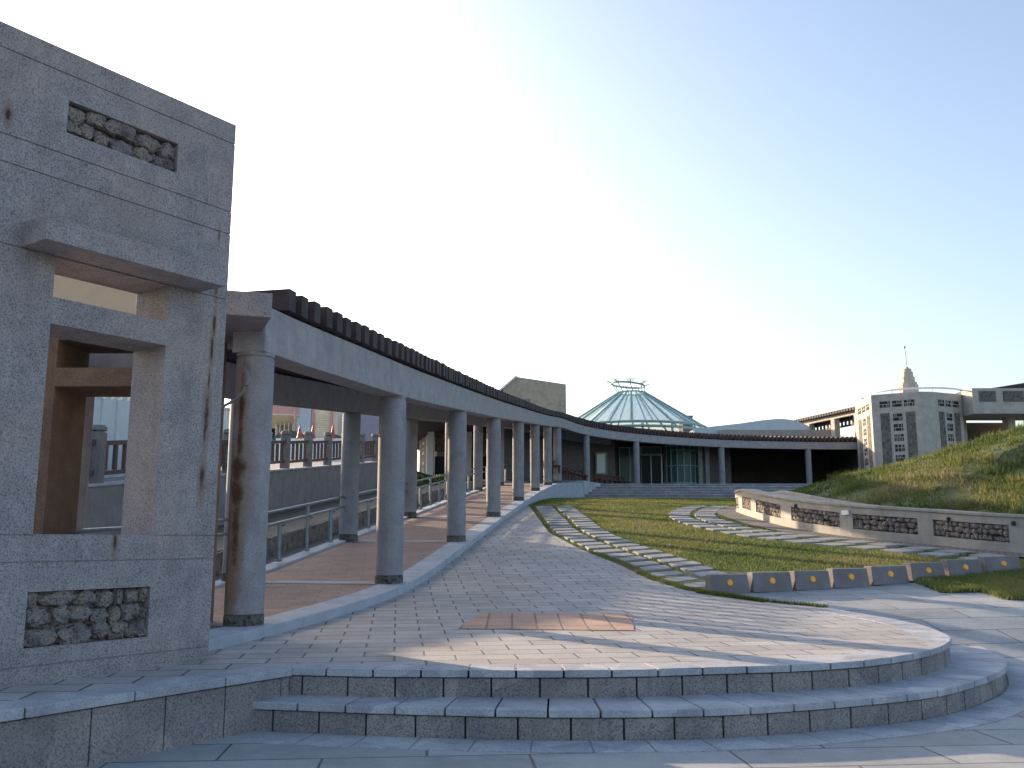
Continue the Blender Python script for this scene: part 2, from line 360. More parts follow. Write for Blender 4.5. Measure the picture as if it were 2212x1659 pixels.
# ------------------------------------------------------------------ curves of the place
OUT = [(-2.62, 7.0), (-2.34, 8.3), (-1.57, 12.07), (-1.02, 17.17), (-.45, 22.59), (.19, 28.24), (.83, 33.53), (1.45, 37.73), (1.96, 39.93), (3.7, 46.1), (6.7, 49.9), (12.0, 53.0), (17.35, 54.2), (20.9, 54.3)]
oc = Path2([(p.x, p.y) for p in catmull([(x, y, 0) for x, y in OUT])])
INW = 2.03

# ------------------------------------------------------------------ ground, plaza, terrace
def base_z(x, y):
    t = max(0, min(1, (y - 7.6) / 3.3)); t = t * t * (3 - 2 * t)
    return t * P(y)
def sheet(name, mat, xs, ys, zf):
    m = MB(); nx = len(xs)
    m.v = [(x, y, zf(x, y)) for y in ys for x in xs]
    m.f = [(j*nx+i, j*nx+i+1, (j+1)*nx+i+1, (j+1)*nx+i) for j in range(len(ys)-1) for i in range(nx-1)]
    return struct(m.build(name, mat, fix=False))
gx = [-2500, -600, -150, -60, -30] + list(np.arange(-20, 30.1, 1.0)) + [40, 60, 150, 600, 2500]
gy = [-2500, -600, -100, -30, -10, -4] + list(np.arange(0, 60.1, .8)) + [90, 200, 700, 3000]
sheet('ground', M['ground'], gx, gy, lambda x, y: base_z(x, max(0, min(60, y))) - .12 + (.35 if y > 50 else 0))
# the lower square
sheet('plaza', M['plaza'], list(np.arange(-9, 15.01, .5)), list(np.arange(-4, 12.9, .2)), lambda x, y: base_z(x, y) - (.004 if y > 7 else 0))

rt_px = [(1992, 1410), (2030, 1399), (2055, 1385), (2050, 1373), (2034, 1367), (1998, 1353), (1938, 1340), (1860, 1326), (1787, 1314)]
top_pts = [at_z(606, 1444, .35), at_z(632, 1445, .35), at_z(800, 1448.5, .35), at_z(950, 1449.5, .35), at_z(1106, 1450, .35), at_z(1250, 1450, .35), at_z(1400, 1448, .35), at_z(1546, 1443, .35), at_z(1700, 1438.5, .35), at_z(1837, 1431, .35), at_z(1930, 1421, .35)] + [on_P(*p) for p in rt_px]
topc = Path2([(p.x, p.y) for p in catmull([(p.x, p.y, 0) for p in top_pts], 6)])
mid_pts = [at_z(x, y, .18) for x, y in [(542, 1516), (700, 1522), (850, 1527), (1000, 1531), (1184, 1534), (1350, 1534), (1546, 1530.7), (1718, 1521), (1891, 1507), (2028, 1491), (2112, 1469), (2160, 1450), (2176, 1434), (2166, 1418), (2118, 1396), (2060, 1384)]]
midc = Path2([(p.x, p.y) for p in catmull([(p.x, p.y, 0) for p in mid_pts], 6)])
edge_px = [(1787, 1314), (1667, 1302), (1585, 1291), (1480, 1275), (1400, 1250), (1340, 1220), (1250, 1185), (1185, 1150), (1163, 1120), (1143, 1093)]
edge_pts = [on_P(*p) for p in edge_px]
# curb line: right side of the ramp
CURB = .26
curbR = Path2([tuple(oc.off(t, CURB)) for t in np.arange(0, 36.2, .5)])
def x_on(path, y):
    best = None
    for a, b in zip(path.p, path.p[1:]):
        if (a.y - y) * (b.y - y) <= 0 and abs(a.y - b.y) > 1e-9:
            x = a.x + (b.x - a.x) * (y - a.y) / (b.y - a.y); best = x if best is None else max(best, x)
    return best
PL0 = at_z(632, 1445, .35); PLD = Vector((.563, .826))
m = MB(); rows = []
ys = list(np.arange(1.5, 6.02, .25)) + [6.035]
def row_strip(rows, n=14):
    vs = []; fs = []
    for (y, a, b) in rows:
        for k in range(n+1): x = a + (b-a)*k/n; vs.append((x, y, P(y) + .004))
    for j in range(len(rows)-1):
        for k in range(n): fs.append((j*(n+1)+k, j*(n+1)+k+1, (j+1)*(n+1)+k+1, (j+1)*(n+1)+k))
    return vs, fs
rows = [(y, -9, PL0.x - (PL0.y - y) * PLD.x / PLD.y - .01) for y in np.arange(1.0, 6.01, .5)] + [(PL0.y, -9, PL0.x - .01)]
m.add(*row_strip(rows))
# front lobe: rows between left and right crossing of the edge curve
ymin = min(p.y for p in topc.p)
def cross(y):
    xs = []
    for a, b in zip(topc.p, topc.p[1:]):
        if (a.y - y) * (b.y - y) <= 0 and a.y != b.y: xs.append(a.x + (b.x-a.x)*(y-a.y)/(b.y-a.y))
    return xs
edge = Path2([(p.x, p.y) for p in edge_pts])
rows = []
y = ymin + .005
while y < 28.6:
    cr = cross(y)
    if y < topc.p[-1].y: xr = max(cr) if cr else None
    else: xr = x_on(edge, y)
    if y < PL0.y: xl = min(cr)
    elif y < 7.0: xl = -9
    else: xl = (x_on(curbR, y) or -9) - .05
    if xr is not None and xr > xl: rows.append((y, xl, xr - .01 if y < 10 else xr))
    y += .02 if y < 6.3 else (.1 if y < 12 else .4)
xr7 = max(cross(7.0)) - .01
ra = [r for r in rows if r[0] < PL0.y]; rb = [(PL0.y, -9, max(cross(PL0.y)))] + [r for r in rows if PL0.y <= r[0] < 6.999] + [(7.0, -9, xr7)]; rc = [(7.0, x_on(curbR, 7.05) - .05, xr7)] + [r for r in rows if r[0] > 7.001]
m.add(*row_strip(ra)); m.add(*row_strip(rb)); m.add(*row_strip(rc))
struct(m.build('terrace_paving', M['terr'], fix=False))
# body under the terrace, so it is solid from the side
# steps: caps and risers, block by block
def step_blocks(path, t0, t1, ztop, zbot, capd, pitch=.315, face=0.0):
    cp = MB(); rs = MB(); t = t0; k = 0
    zt = lambda q: ztop(q); g = .006
    while t < t1 - .05:
        e = min(t + pitch + random.uniform(-.006, .006), t1)
        def quad(a, b, o0, o1, z0, z1, mb):
            pa0, pb0, pa1, pb1 = path.off(a, o0), path.off(b, o0), path.off(a, o1), path.off(b, o1)
            A, B = zt(path.at(a)), zt(path.at(b)); j = random.uniform(-.0015, .0015)
            mb.hexa([(pa0.x, pa0.y, A+z0), (pb0.x, pb0.y, B+z0), (pb1.x, pb1.y, B+z0), (pa1.x, pa1.y, A+z0), (pa0.x, pa0.y, A+z1+j), (pb0.x, pb0.y, B+z1+j), (pb1.x, pb1.y, B+z1+j), (pa1.x, pa1.y, A+z1+j)])
        n = 1
        for i in range(n): 
            a = t + (e - t) * i / n; b = t + (e - t) * (i + 1) / n
            quad(a + (g if i == 0 else 0), b - (g if i == n-1 else 0), 0, -capd, -.045, .002, cp)
        t = e
    t = t0; first = True
    while t < t1 - .05:
        e = min(t + (pitch * .45 if first else pitch + random.uniform(-.01, .01)), t1); first = False
        for i in range(1):
            a = t + g; b = e - g
            ja = random.uniform(-.002, .002)
            pa0, pb0, pa1, pb1 = path.off(a, -.022 + ja), path.off(b, -.022 + ja), path.off(a, -.2), path.off(b, -.2)
            A, B = zt(path.at(a)) - .052, zt(path.at(b)) - .052
            za, zb = zbot(path.at(a)), zbot(path.at(b))
            if A - za < .01: continue
            rs.hexa([(pa0.x, pa0.y, za), (pb0.x, pb0.y, zb), (pb1.x, pb1.y, zb), (pa1.x, pa1.y, za), (pa0.x, pa0.y, A), (pb0.x, pb0.y, B), (pb1.x, pb1.y, B), (pa1.x, pa1.y, A)])
        t = e
    return cp, rs
# backing solids (dark joints)
def backing(path, t0, t1, ztop, zbot, o=-.035, d=-.6):
    m = MB(); m.sweep(path, t0, t1, .12, o, d, lambda q, t: zbot(q), lambda q, t: ztop(q)); return m
tflat = lambda q: P(q.y) if q.y > 6 else .35
cp, rs = step_blocks(topc, 0.005, topc.L, lambda q: tflat(q) + .004, lambda q: .17, .30)
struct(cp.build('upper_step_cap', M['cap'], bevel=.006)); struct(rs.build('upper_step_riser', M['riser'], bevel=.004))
midz = lambda q: .18
cp, rs = step_blocks(midc, 0.0, midc.L, midz, lambda q: -.02, .62)
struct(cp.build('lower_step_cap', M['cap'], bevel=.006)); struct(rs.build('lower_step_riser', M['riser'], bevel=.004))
struct(backing(topc, 0.01, topc.L, lambda q: tflat(q) - .047, lambda q: -.05).build('upper_step_core', M['dark']))
struct(backing(midc, 0.01, midc.L, lambda q: .133, lambda q: -.05).build('lower_step_core', M['dark']))
# border ring of slabs on the square in front of the steps
ring = MB(); t = .1
while t < midc.L * .83:
    e = t + .34
    a0, b0, a1, b1 = midc.off(t + .005, .0), midc.off(e - .005, .0), midc.off(t + .005, .30), midc.off(e - .005, .30)
    z = .006
    ring.hexa([(a0.x, a0.y, -.03), (a1.x, a1.y, -.03), (b1.x, b1.y, -.03), (b0.x, b0.y, -.03), (a0.x, a0.y, z + base_z(a0.x, a0.y)), (a1.x, a1.y, z + base_z(a1.x, a1.y)), (b1.x, b1.y, z + base_z(b1.x, b1.y)), (b0.x, b0.y, z + base_z(b0.x, b0.y))])
    t = e
struct(ring.build('paving_border', M['cap']))
# plinth wall left of the steps, parallel to the gate
pl = Path2([(PL0.x - PLD.x * 5.5, PL0.y - PLD.y * 5.5), (PL0.x, PL0.y)])
cp = MB(); rs = MB(); t = 0
while t < 5.49:
    e = min(5.5, t + .62)
    cp.sweep(pl, t + .004, e - .004, 9, 0, -.28, lambda q, t: .305, lambda q, t: .358)
    t = e
t = .1
while t < 5.49:
    e = min(5.5, t + random.uniform(.38, .5))
    rs.sweep(pl, t + .004, e - .004, 9, -.025, -.2, lambda q, t: -.03, lambda q, t: .297)
    t = e
pt = thing('plinth_wall', 'low granite plinth wall with coping left of the curved steps', 'low wall', (PL0.x, PL0.y, 0))
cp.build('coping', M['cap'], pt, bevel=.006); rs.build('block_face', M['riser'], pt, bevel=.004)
MB().sweep(pl, 0, 5.47, 9, -.04, -.27, lambda q, t: -.05, lambda q, t: .30).build('core', M['dark'], pt)
# the brick patch let into the terrace
q = [on_P(1370, 1364), on_P(985, 1360), on_P(1040, 1326), on_P(1365, 1328)]
m = MB(); A, B, C_, D_ = q; n = 6
for j in range(n+1):
    for i in range(n+1):
        u = i/n; v = j/n; p = (A.lerp(B, u)).lerp(D_.lerp(C_, u), v); m.v.append((p.x, p.y, P(p.y) + .009))
m.f = [(j*(n+1)+i, j*(n+1)+i+1, (j+1)*(n+1)+i+1, (j+1)*(n+1)+i) for j in range(n) for i in range(n)]
struct(m.build('brick_patch_paving', M['patch']))

# ------------------------------------------------------------------ ramp under the pergola
TEND = oc.L
def strip_on(path, t0, t1, o0, o1, zf, step=.4, nx=3):
    m = MB(); n = max(2, int((t1-t0)/step)+1)
    for i in range(n):
        t = t0 + (t1-t0)*i/(n-1)
        for k in range(nx+1):
            p = path.off(t, o0 + (o1-o0)*k/nx); m.v.append((p.x, p.y, zf(path.at(t), p)))
    m.f = [(i*(nx+1)+k, i*(nx+1)+k+1, (i+1)*(nx+1)+k+1, (i+1)*(nx+1)+k) for i in range(n-1) for k in range(nx)]
    return m
T40 = oc.nearest(1.96, 39.93)[1]
T44 = oc.nearest(3.3, 45.2)[1]
struct(strip_on(oc, 0, T44, -2.05, -.08, lambda a, p: F(a.y) - .004).build('ramp', M['brick']))
colT = [oc.nearest(*c)[1] for c in OUT[1:13]]
m = MB()
for t in colT[:8]: m.v += []; s_ = strip_on(oc, t-.14, t+.14, -2.05, -.08, lambda a, p: F(a.y) + .002, .1); m.add(s_.v, s_.f)
struct(m.build('ramp_band', M['curb']))
struct(MB().sweep(oc, 0, T44, .35, -.10, CURB, lambda a, t: base_z(1, a.y) - .3, lambda a, t: F(a.y) + .004).build('ramp_curb', M['curb'], bevel=.01))
struct(MB().sweep(oc, 0, T40, .35, -2.28, -2.03, lambda a, t: F(a.y) - .25, lambda a, t: F(a.y) + .03).build('ramp_edge_curb', M['curb'], bevel=.01))
struct(strip_on(oc, 0, T40, -3.02, -2.27, lambda a, p: F(a.y) - .12).build('gutter', M['gutter']))
# planted slope between the low coral wall and the bridge wall
def wallx(Y): return -7.62 + .125 * (Y - 17.7)
m = MB(); n = 8; k2 = 0
ts = np.arange(0, T40, .6)
for t in ts:
    a = oc.at(t); e0 = oc.off(t, -3.08)
    for k in range(n+1):
        u = k/n; x = e0.x + (wallx(e0.y) - .3 - e0.x)*u; zz = F(a.y) + .20 - .38*u**.8 + .05*noise.noise(Vector((x*1.5, e0.y*1.5, 0)))
        m.v.append((x, e0.y, zz))
m.f = [(i*(n+1)+k, i*(n+1)+k+1, (i+1)*(n+1)+k+1, (i+1)*(n+1)+k) for i in range(len(ts)-1) for k in range(n)]
struct(m.build('embankment', M['soil']))
struct(sheet('road', M['curb'], list(np.arange(-60, -8.9, 3)) + [-7.4 - .4], list(np.arange(-6, 90, 1.5)), lambda x, y: Wz(y) + .0) if False else
       (lambda mm: mm.build('road', M['conc'], fix=False))(
        MB().add([(x, y, Wz(y) - .02) for y in np.arange(-6, 90, 1.5) for x in (-60, wallx(min(y, 50)) - .25)], [(2*i, 2*i+1, 2*i+3, 2*i+2) for i in range(63)])))

# low coral-stone edging wall beside the gutter
cw = thing('coral_stone_wall', 'low rough coral stone wall beside the gutter behind the handrail', 'low wall', (-4.0, 15, .9))
def rough_wall(path, t0, t1, o0, o1, zb, zt, step=.12, nz=4, amp=.035):
    m = MB(); n = int((t1-t0)/step); prof = [(o0, 0), (o0, .33), (o0, .66), (o0, 1), (o1, 1), (o1, 0)]
    for i in range(n+1):
        t = t0+(t1-t0)*i/n; a = path.at(t)
        for (o, u) in prof:
            z = zb(a) + (zt(a)-zb(a))*u; p = path.off(t, o); d = amp*noise.noise(Vector((p.x*6, p.y*6, z*8)))
            m.v.append((p.x + d, p.y + d, z + (d*.8 if u > .5 else 0)))
    k = len(prof)
    for i in range(n):
        for j in range(k-1): m.f.append((i*k+j, (i+1)*k+j, (i+1)*k+j+1, i*k+j+1))
    return m
rough_wall(oc, 0, T40, -3.0, -3.1, lambda a: F(a.y) - .14, lambda a: F(a.y) + .20).build('stone_face', M['coral'], cw)

# ------------------------------------------------------------------ stone gate (near left) and the second gate
def gate_cells(m, tf, W, th, zs, solid_extra=None, topz=4.33):
    gr = [.455, 1.06, 1.22, 2.95, 3.455, 3.63, 4.172]; gw = .0045
    z0 = .2
    gz = sorted(set([z0, topz] + [g - gw for g in gr] + [g + gw for g in gr] + [.56, .885, 1.22 + gw, 2.52, 2.69, 2.945 - .0, 3.78, 4.0]))
    gs = sorted([-W, -W + .49, -W + .495, -.49, -.485, 0]); gs = sorted(set([-W, -W+.49, -.49, 0]))
    gd = [0, .008, .09, th]
    def solid(s, d, z):
        mid = -W+.49 < s < -.49
        if d < .008 and any(abs(z - g) < gw for g in gr) and not (mid and abs(z-1.22) < gw): return False
        if mid and (1.22 + gw < z < 2.52 or 2.69 < z < 2.945): return False
        if mid and d < .09 and (.56 < z < .885 or 3.78 < z < 4.0): return False
        return True
    m.cells(gs, gd, gz, solid, tf); return m
def rubble(m, tf, s0, s1, z0, z1, d, r0, seed, sub=3):
    rnd = random.Random(seed); H = z1 - z0; nr = max(1, round(H/(r0*1.75))); rh = H/nr
    for row in range(nr):
        s = s0 - r0*rnd.uniform(.0, .5)
        while s < s1 - .01:
            wd = rh*rnd.choice((.75, 1.0, 1.25, 1.7, 2.1)); w1 = min(wd, s1 + r0*.4 - s); ce = s + w1/2; cz = z0 + rh*(row + .5) + rnd.uniform(-.16, .16)*rh
            b2 = bmesh.new(); bmesh.ops.create_icosphere(b2, subdivisions=sub, radius=1)
            off = Vector((rnd.random()*50, rnd.random()*50, rnd.random()*50)); sx, sz, sy = w1*.53, rh*rnd.uniform(.5, .6), r0*rnd.uniform(.95, 1.2); dj = rnd.uniform(-.008, .012)
            vs = []
            for v in b2.verts:
                n = v.co.normalized(); k = 1 + .35*noise.noise(n*1.3 + off) + .25*noise.noise(n*3.5 + off) + .16*noise.noise(n*8 + off)
                q = [math.copysign(abs(c)**.92, c) for c in n]
                vs.append(tf(min(max(ce + q[0]*sx*k, s0 + .002), s1 - .002), max(d - .005, d + r0*.75 + dj + q[1]*sy*k), min(max(cz + q[2]*sz*k, z0 + .002), z1 - .002)))
            m.add(vs, [tuple(v.index for v in f.verts) for f in b2.faces]); b2.free()
            s += w1
    return m
g1 = thing('stone_gate', 'tall granite gateway with sloping hood and square opening at far left', 'gateway', (G0.x, G0.y, .35))
m = MB(); gate_cells(m, gp, 1.8, .38, None).build('wall', M['gate'], g1)
m = MB(); S0, S1 = -1.53, -.24
m.add([gp(S0, .0, 2.955), gp(S1, .0, 2.955), gp(S1, -.28, 2.955), gp(S0, -.28, 2.955), gp(S0, 0, 3.11), gp(S1, 0, 3.11), gp(S1, -.28, 3.10), gp(S0, -.28, 3.10)],
      [(0, 1, 2, 3), (4, 7, 6, 5), (2, 6, 7, 3), (0, 3, 7, 4), (1, 5, 6, 2), (0, 4, 5, 1)])
m.build('hood', M['gate'], g1)
tag(rubble(MB(), gp, -1.31, -.49, .56, .885, .02, .062, 3).build('rubble_panel', M['coral'], g1, smooth=True), label='rough coral rubble panel low on the gate')
tag(rubble(MB(), gp, -1.31, -.49, 3.78, 4.0, .02, .06, 5).build('rubble_panel', M['coral'], g1, smooth=True), label='rough coral rubble panel near the top of the gate')
# second gate, square-on behind the first
g2 = thing('stone_gate', 'lower granite gateway seen through the opening of the tall gateway', 'gateway', (-3.6, 8.1, .35))
B0 = Vector((-2.72, 8.05)); BU = Vector((1, 0)); 
def bp(s, d, z): return (B0.x + s, B0.y + d - .0*s, z)
m = MB(); gz = [.2, 1.22, 2.52, 2.69, 2.94, 3.08]
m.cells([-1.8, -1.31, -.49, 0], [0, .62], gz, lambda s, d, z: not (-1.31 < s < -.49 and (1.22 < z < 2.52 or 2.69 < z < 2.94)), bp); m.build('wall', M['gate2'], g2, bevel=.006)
m = MB(); m.hexa([(-3.05, 7.30, 3.04), (-2.03, 7.62, 3.04), (-2.60, 9.0, 3.04), (-3.5, 8.8, 3.04), (-3.05, 7.30, 3.25), (-2.03, 7.62, 3.25), (-2.60, 9.0, 3.25), (-3.5, 8.8, 3.25)]); m.build('roof_slab', M['gate'], g2, bevel=.006)
# conduit looping from the slab
cpth = catmull([at(528, 752, 8.75), at(529, 790, 8.1), at(536, 822, 8.0), at(522, 850, 8.0), at(500, 868, 8.05), at(470, 884, 8.1)], 6)
tag(MB().tube(cpth, .014, 8).build('cable', M['cable'], smooth=True), 'grey conduit drooping from the roof slab to the gateway', 'cable')

# ------------------------------------------------------------------ pergola
pg = thing('pergola', 'long curving granite colonnade carrying dark timber slats', 'pergola', (-2.3, 8.3, .45))
T0 = oc.nearest(-2.34, 8.15)[1]
bz = lambda a, t: F(a.y) + 2.40
tz = lambda a, t: F(a.y) + 2.82
MB().sweep(oc, T0, TEND, .5, .16, -.16, bz, tz).build('outer_beam', M['granite'], pg, bevel=.008)
tI = Path2([tuple(oc.off(t, -INW)) for t in np.arange(0, oc.nearest(6.7, 49.9)[1], .4)])
MB().sweep(oc, T0 - .3, oc.nearest(6.7, 49.9)[1], .5, -INW + .15, -INW - .15, bz, tz).build('inner_beam', M['granite'], pg, bevel=.008)
def column(p, mat, h=2.4, r=.172):
    z0 = F(p[1]); r *= random.uniform(.98, 1.02)
    c = MB().lathe((p[0], p[1], z0), [(r, .10), (r, h - .055), (r - .012, h - .05), (r - .012, h - .035), (r, h - .03), (r, h + .002)], 40).build('column', mat, pg, smooth=True)
    MB().lathe((p[0], p[1], z0), [(r + .004, -.02), (r + .004, .088), (r - .008, .092), (r - .008, .102)], 32).build('base_ring', M['base'], c, smooth=True)
for i, t in enumerate(colT):
    column(oc.at(t), M['column_rust'] if i == 0 else M['column'])
INN = [(-3.60, 12.3), (-3.04, 17.42), (-2.49, 22.7), (-1.9, 28.6), (-1.25, 34.1), (-.5, 38.3)]
for p in [(-4.45, 9.35)] + INN: column(p, M['column'])
for o in (0, -INW):
    pass
m = MB().sweep(oc, T0, TEND, .5, .05, -.05, lambda a, t: F(a.y)+2.822, lambda a, t: F(a.y)+2.88)
m.build('purlin', M['wood'], pg)
MB().sweep(oc, T0, oc.nearest(6.7, 49.9)[1], .5, -INW+.05, -INW-.05, lambda a, t: F(a.y)+2.822, lambda a, t: F(a.y)+2.88).build('purlin', M['wood'], pg)
t = T0 + .42; k = 0; rest = MB()
while t < TEND - .1:
    a = oc.at(t); p0 = oc.off(t, .22); p1 = oc.off(t, -INW - .35); d = (p1 - p0).normalized(); nrm = Vector((-d.y, d.x))
    z = F(a.y) + 2.85 + random.uniform(-.008, .008); L = (p1 - p0).length
    while a.y < 11 and (p0.x + d.x*L)/(p0.y + d.y*L) < -.375 and L > 1: L -= .05
    tw = random.uniform(-.012, .012)
    mm = rest if k >= 100 else MB()
    mm.obox((p0.x, p0.y), (d.x, d.y), (nrm.x, nrm.y), tw, L, -.07, .07, z, z + .205 + .09*max(0, min(1, (a.y - 40)/5)))
    if k < 100: mm.build('slat', M['wood'], pg)
    t += .27; k += 1
tag(rest.build('slat', M['wood'], pg), kind='stuff')

# ------------------------------------------------------------------ handrail along the ramp
hr = thing('handrail', 'two-bar blue-grey steel handrail along the ramp edge', 'handrail', (-3.35, 12.7, .65))
hp = Path2([tuple(oc.off(t, -2.13)) for t in np.arange(0, T40, .3)])
tb = hp.nearest(-3.4, 12.7)[1]
tt = tb - 1.3*5
for u in (.745, .565):
    pts = [];  t = max(.2, tt)
    while t < hp.L - .3: p = hp.at(t); pts.append((p.x + .03, p.y, F(p.y + .25) + .03 + u)); t += .4
    MB().tube(pts, .022, 8).build('rail', M['steel'], hr, smooth=True)
t = tt; k = 0
while t < hp.L - .3:
    if t > .2:
        p = hp.at(t); z = F(p.y + .25) + .03; hgt = .745 if k % 4 == 3 else .54
        mb = MB().tube([(p.x, p.y, z - .02), (p.x, p.y, z + hgt)], .035 if hgt < .7 else .03, 8).box(p.x-.05, p.x+.05, p.y-.05, p.y+.05, z-.01, z+.012)
        mb.tube([(p.x, p.y, z + .50), (p.x + .07, p.y + .02, z + .52), (p.x + .05, p.y, z + .57)], .012, 6)
        mb.build('post', M['steel'], hr, smooth=True)
    t += 1.3; k += 1

# ------------------------------------------------------------------ bridge wall and fence behind the ramp
bwp = Path2([(wallx(Y), Y) for Y in np.arange(3, 38, 1.0)])
bw = thing('retaining_wall', 'long grey concrete retaining wall rising beyond the planted slope', 'wall', (wallx(20), 20, 1))
MB().sweep(bwp, 0, bwp.L, 1, 0, -.3, lambda a, t: -.3 + max(0, F(a.y) - .9), lambda a, t: Wz(a.y) - .03).build('wall', M['conc'], bw)
MB().sweep(bwp, 0, bwp.L, 1, .03, -.36, lambda a, t: Wz(a.y) - .028, lambda a, t: Wz(a.y) + .02).build('coping', M['curb'], bw)
fn = thing('fence', 'brown timber railing between square stone posts on the retaining wall', 'fence', (wallx(20) - .18, 20, Wz(20)))
t = 1.0; posts = []
while t < bwp.L: posts.append(t); t += 1.93
for i, t in enumerate(posts):
    p = bwp.off(t, -.16); z = Wz(p.y)
    pb = MB().box(p.x-.12, p.x+.12, p.y-.12, p.y+.12, z, z+.98).build('post', M['fpost'], fn, bevel=.01)
    MB().lathe((p.x, p.y, z + .98), [(.10, 0), (.10, .02), (.15, .03), (.15, .09), (.12, .13), (.03, .145)], 16, ).build('post_cap', M['fpost'], pb, smooth=True)
    if i + 1 < len(posts):
        a, b = bwp.off(t, -.16), bwp.off(posts[i+1], -.16); za, zb = Wz(a.y), Wz(b.y); d = (b-a).normalized(); nn = Vector((-d.y, d.x)); L = (b-a).length
        def rail(zz0, zz1, wd):
            q = lambda l, wv, z: (a.x + d.x*l + nn.x*wv, a.y + d.y*l + nn.y*wv, z)
            return [q(.12, -wd, za+zz0), q(L-.12, -wd, zb+zz0), q(L-.12, wd, zb+zz0), q(.12, wd, za+zz0), q(.12, -wd, za+zz1), q(L-.12, -wd, zb+zz1), q(L-.12, wd, zb+zz1), q(.12, wd, za+zz1)]
        MB().hexa(rail(.74, .83, .04)).hexa(rail(.17, .25, .04)).build('rail', M['fence'], fn)
        m = MB(); nb = 5
        for k in range(nb):
            l = .12 + (L-.24)*(k+.5)/nb; zz = za + (zb-za)*l/L; m.obox((a.x, a.y), (d.x, d.y), (nn.x, nn.y), l-.045, l+.045, -.03, .03, zz+.255, zz+.735)
        m.build('baluster_panel', M['fence'], fn)

ho = thing('sheet_fence', 'pale grey ribbed sheet fence behind the timber railing, seen through the gateway', 'fence', (wallx(18) - 2, 18, Wz(18)))
sfp = Path2([(wallx(Y) - 2.0, Y) for Y in np.arange(2, 26.6, .5)]); zs = lambda u: (lambda a, t: Wz(a.y) + u)
MB().sweep(sfp, 0, sfp.L, 1, 0, -.04, zs(-.03), (lambda a, t: Wz(a.y) + 1.66 + .12*min(1, max(0, (a.y - 17)/3)))).build('sheet', M['hoard'], ho)
m = MB(); t = .2
while t < sfp.L - .1: m.sweep(sfp, t, t + .05, 1, .03, .001, zs(-.02), (lambda a, t: Wz(a.y) + 1.68 + .12*min(1, max(0, (a.y - 17)/3)))); t += .62
m.build('rib', M['bluewall'], ho)
t = 18.6; k = 0
while t < sfp.L - .2:
    wd = .16 if k % 7 == 0 else .10
    if t > 14: MB().sweep(sfp, t, t + wd*1.25, 1, .02, -.06, zs(1.781), zs(2.3 if k % 7 else 2.4)).build('picket', M['hoard'], ho)  # added unseen pickets, put there to stripe the sunlight on the terrace
    t += .34; k += 1
# ------------------------------------------------------------------ lawn, stepping stones, planter, mound
gw_px = [(2204, 1195), (2010, 1177), (1818, 1158), (1688, 1136), (1604, 1111)]
gb = [on_P(*p) for p in gw_px]
GWL = [(22, 8.6), (16, 10.6), (12, 13.4)] + [(p.x, p.y) for p in gb] + [(gb[-1].x + .25, gb[-1].y + 1.6), (gb[-1].x + 1.2, gb[-1].y + 2.7), (gb[-1].x + 3, gb[-1].y + 3.3), (gb[-1].x + 6, gb[-1].y + 3.9), (gb[-1].x + 12, gb[-1].y + 4.6)]
gwc = Path2([(p.x, p.y) for p in catmull([(x, y, 0) for x, y in GWL], 10)])
GY = gb[-1].y
def gz0(y): return P(min(y, GY))
lawn_poly = [(p.x, p.y) for p in edge_pts[2:]] + [(.55, 30), (.95, 33.5), (1.6, 37.5), (2.6, 41.5), (3.0, 44.4), (16, 44.6), (16, 30)] + [(x, y) for x, y in GWL[::-1] if y < 29 and y > 16.3 and x < 10] + [(p.x, p.y) for p in (on_P(2330, 1224), on_P(2215, 1231), on_P(2050, 1246), on_P(1885, 1263), on_P(1700, 1275), on_P(1545, 1282))]
sheet('lawn', M['lawn'], list(np.arange(.2, 16.1, .5)), list(np.arange(11.2, 45.0, .4)), lambda x, y: P(y) - .03)
def inpoly(xs, ys, poly):
    ins = np.zeros(len(xs), bool); n = len(poly)
    for i in range(n):
        x1, y1 = poly[i]; x2, y2 = poly[(i+1) % n]
        c = ((y1 > ys) != (y2 > ys)) & (xs < (x2-x1)*(ys-y1)/((y2-y1) + 1e-12) + x1); ins ^= c
    return ins
m = MB(); gx_ = np.arange(.6, 11, .12); gy_ = np.arange(11.0, 14.0, .1); XX, YY = np.meshgrid(gx_ + .06, gy_ + .05); IN = inpoly(XX.ravel(), YY.ravel(), lawn_poly).reshape(XX.shape)
for j in range(len(gy_)-1):
    for i in range(len(gx_)-1):
        if IN[j, i]: x, y = gx_[i], gy_[j]; m.add([(x, y, P(y)+.004), (x+.12, y, P(y)+.004), (x+.12, y+.1, P(y+.1)+.004), (x, y+.1, P(y+.1)+.004)], [(0, 1, 2, 3)])
struct(m.build('lawn_edge', M['lawn'], fix=False))
# stepping stones
STONES = []
def stone_rows(La, Lb, pitch, name, gap=.10, twist=0):
    m = MB(); L = max(La.L, Lb.L); n = int(L / pitch)
    for i in range(n):
        u0, u1 = (i + .19)/n, (i + .81)/n
        for (v0, v1) in ((0, .44), (.56, 1)):
            sh = (.25/n if v0 > .3 else 0) + random.uniform(-.04, .04)/n
            q = []
            for u, v in ((u0, v0), (u0, v1), (u1, v1), (u1, v0)):
                a = La.at((u+sh)*La.L); b = Lb.at((u+sh)*Lb.L); p = a.lerp(b, v + random.uniform(-.012, .012)); q.append((p.x, p.y))
            STONES.append(q); zz = random.uniform(.008, .02)
            m.hexa([(x, y, P(y) - .05) for x, y in q] + [(x, y, P(y) + zz) for x, y in q])
    return struct(m.build(name, M['stone'], bevel=.008))
e2 = Path2([(p.x, p.y) for p in catmull([(p.x, p.y, 0) for p in edge_pts[2:]], 8)])
La = Path2([tuple(e2.off(t, .16)) for t in np.arange(.2, e2.L, .3)]); Lb = Path2([tuple(e2.off(t, 1.25)) for t in np.arange(.2, e2.L, .3)])
stone_rows(La, Lb, .56, 'stepping_stone_path')
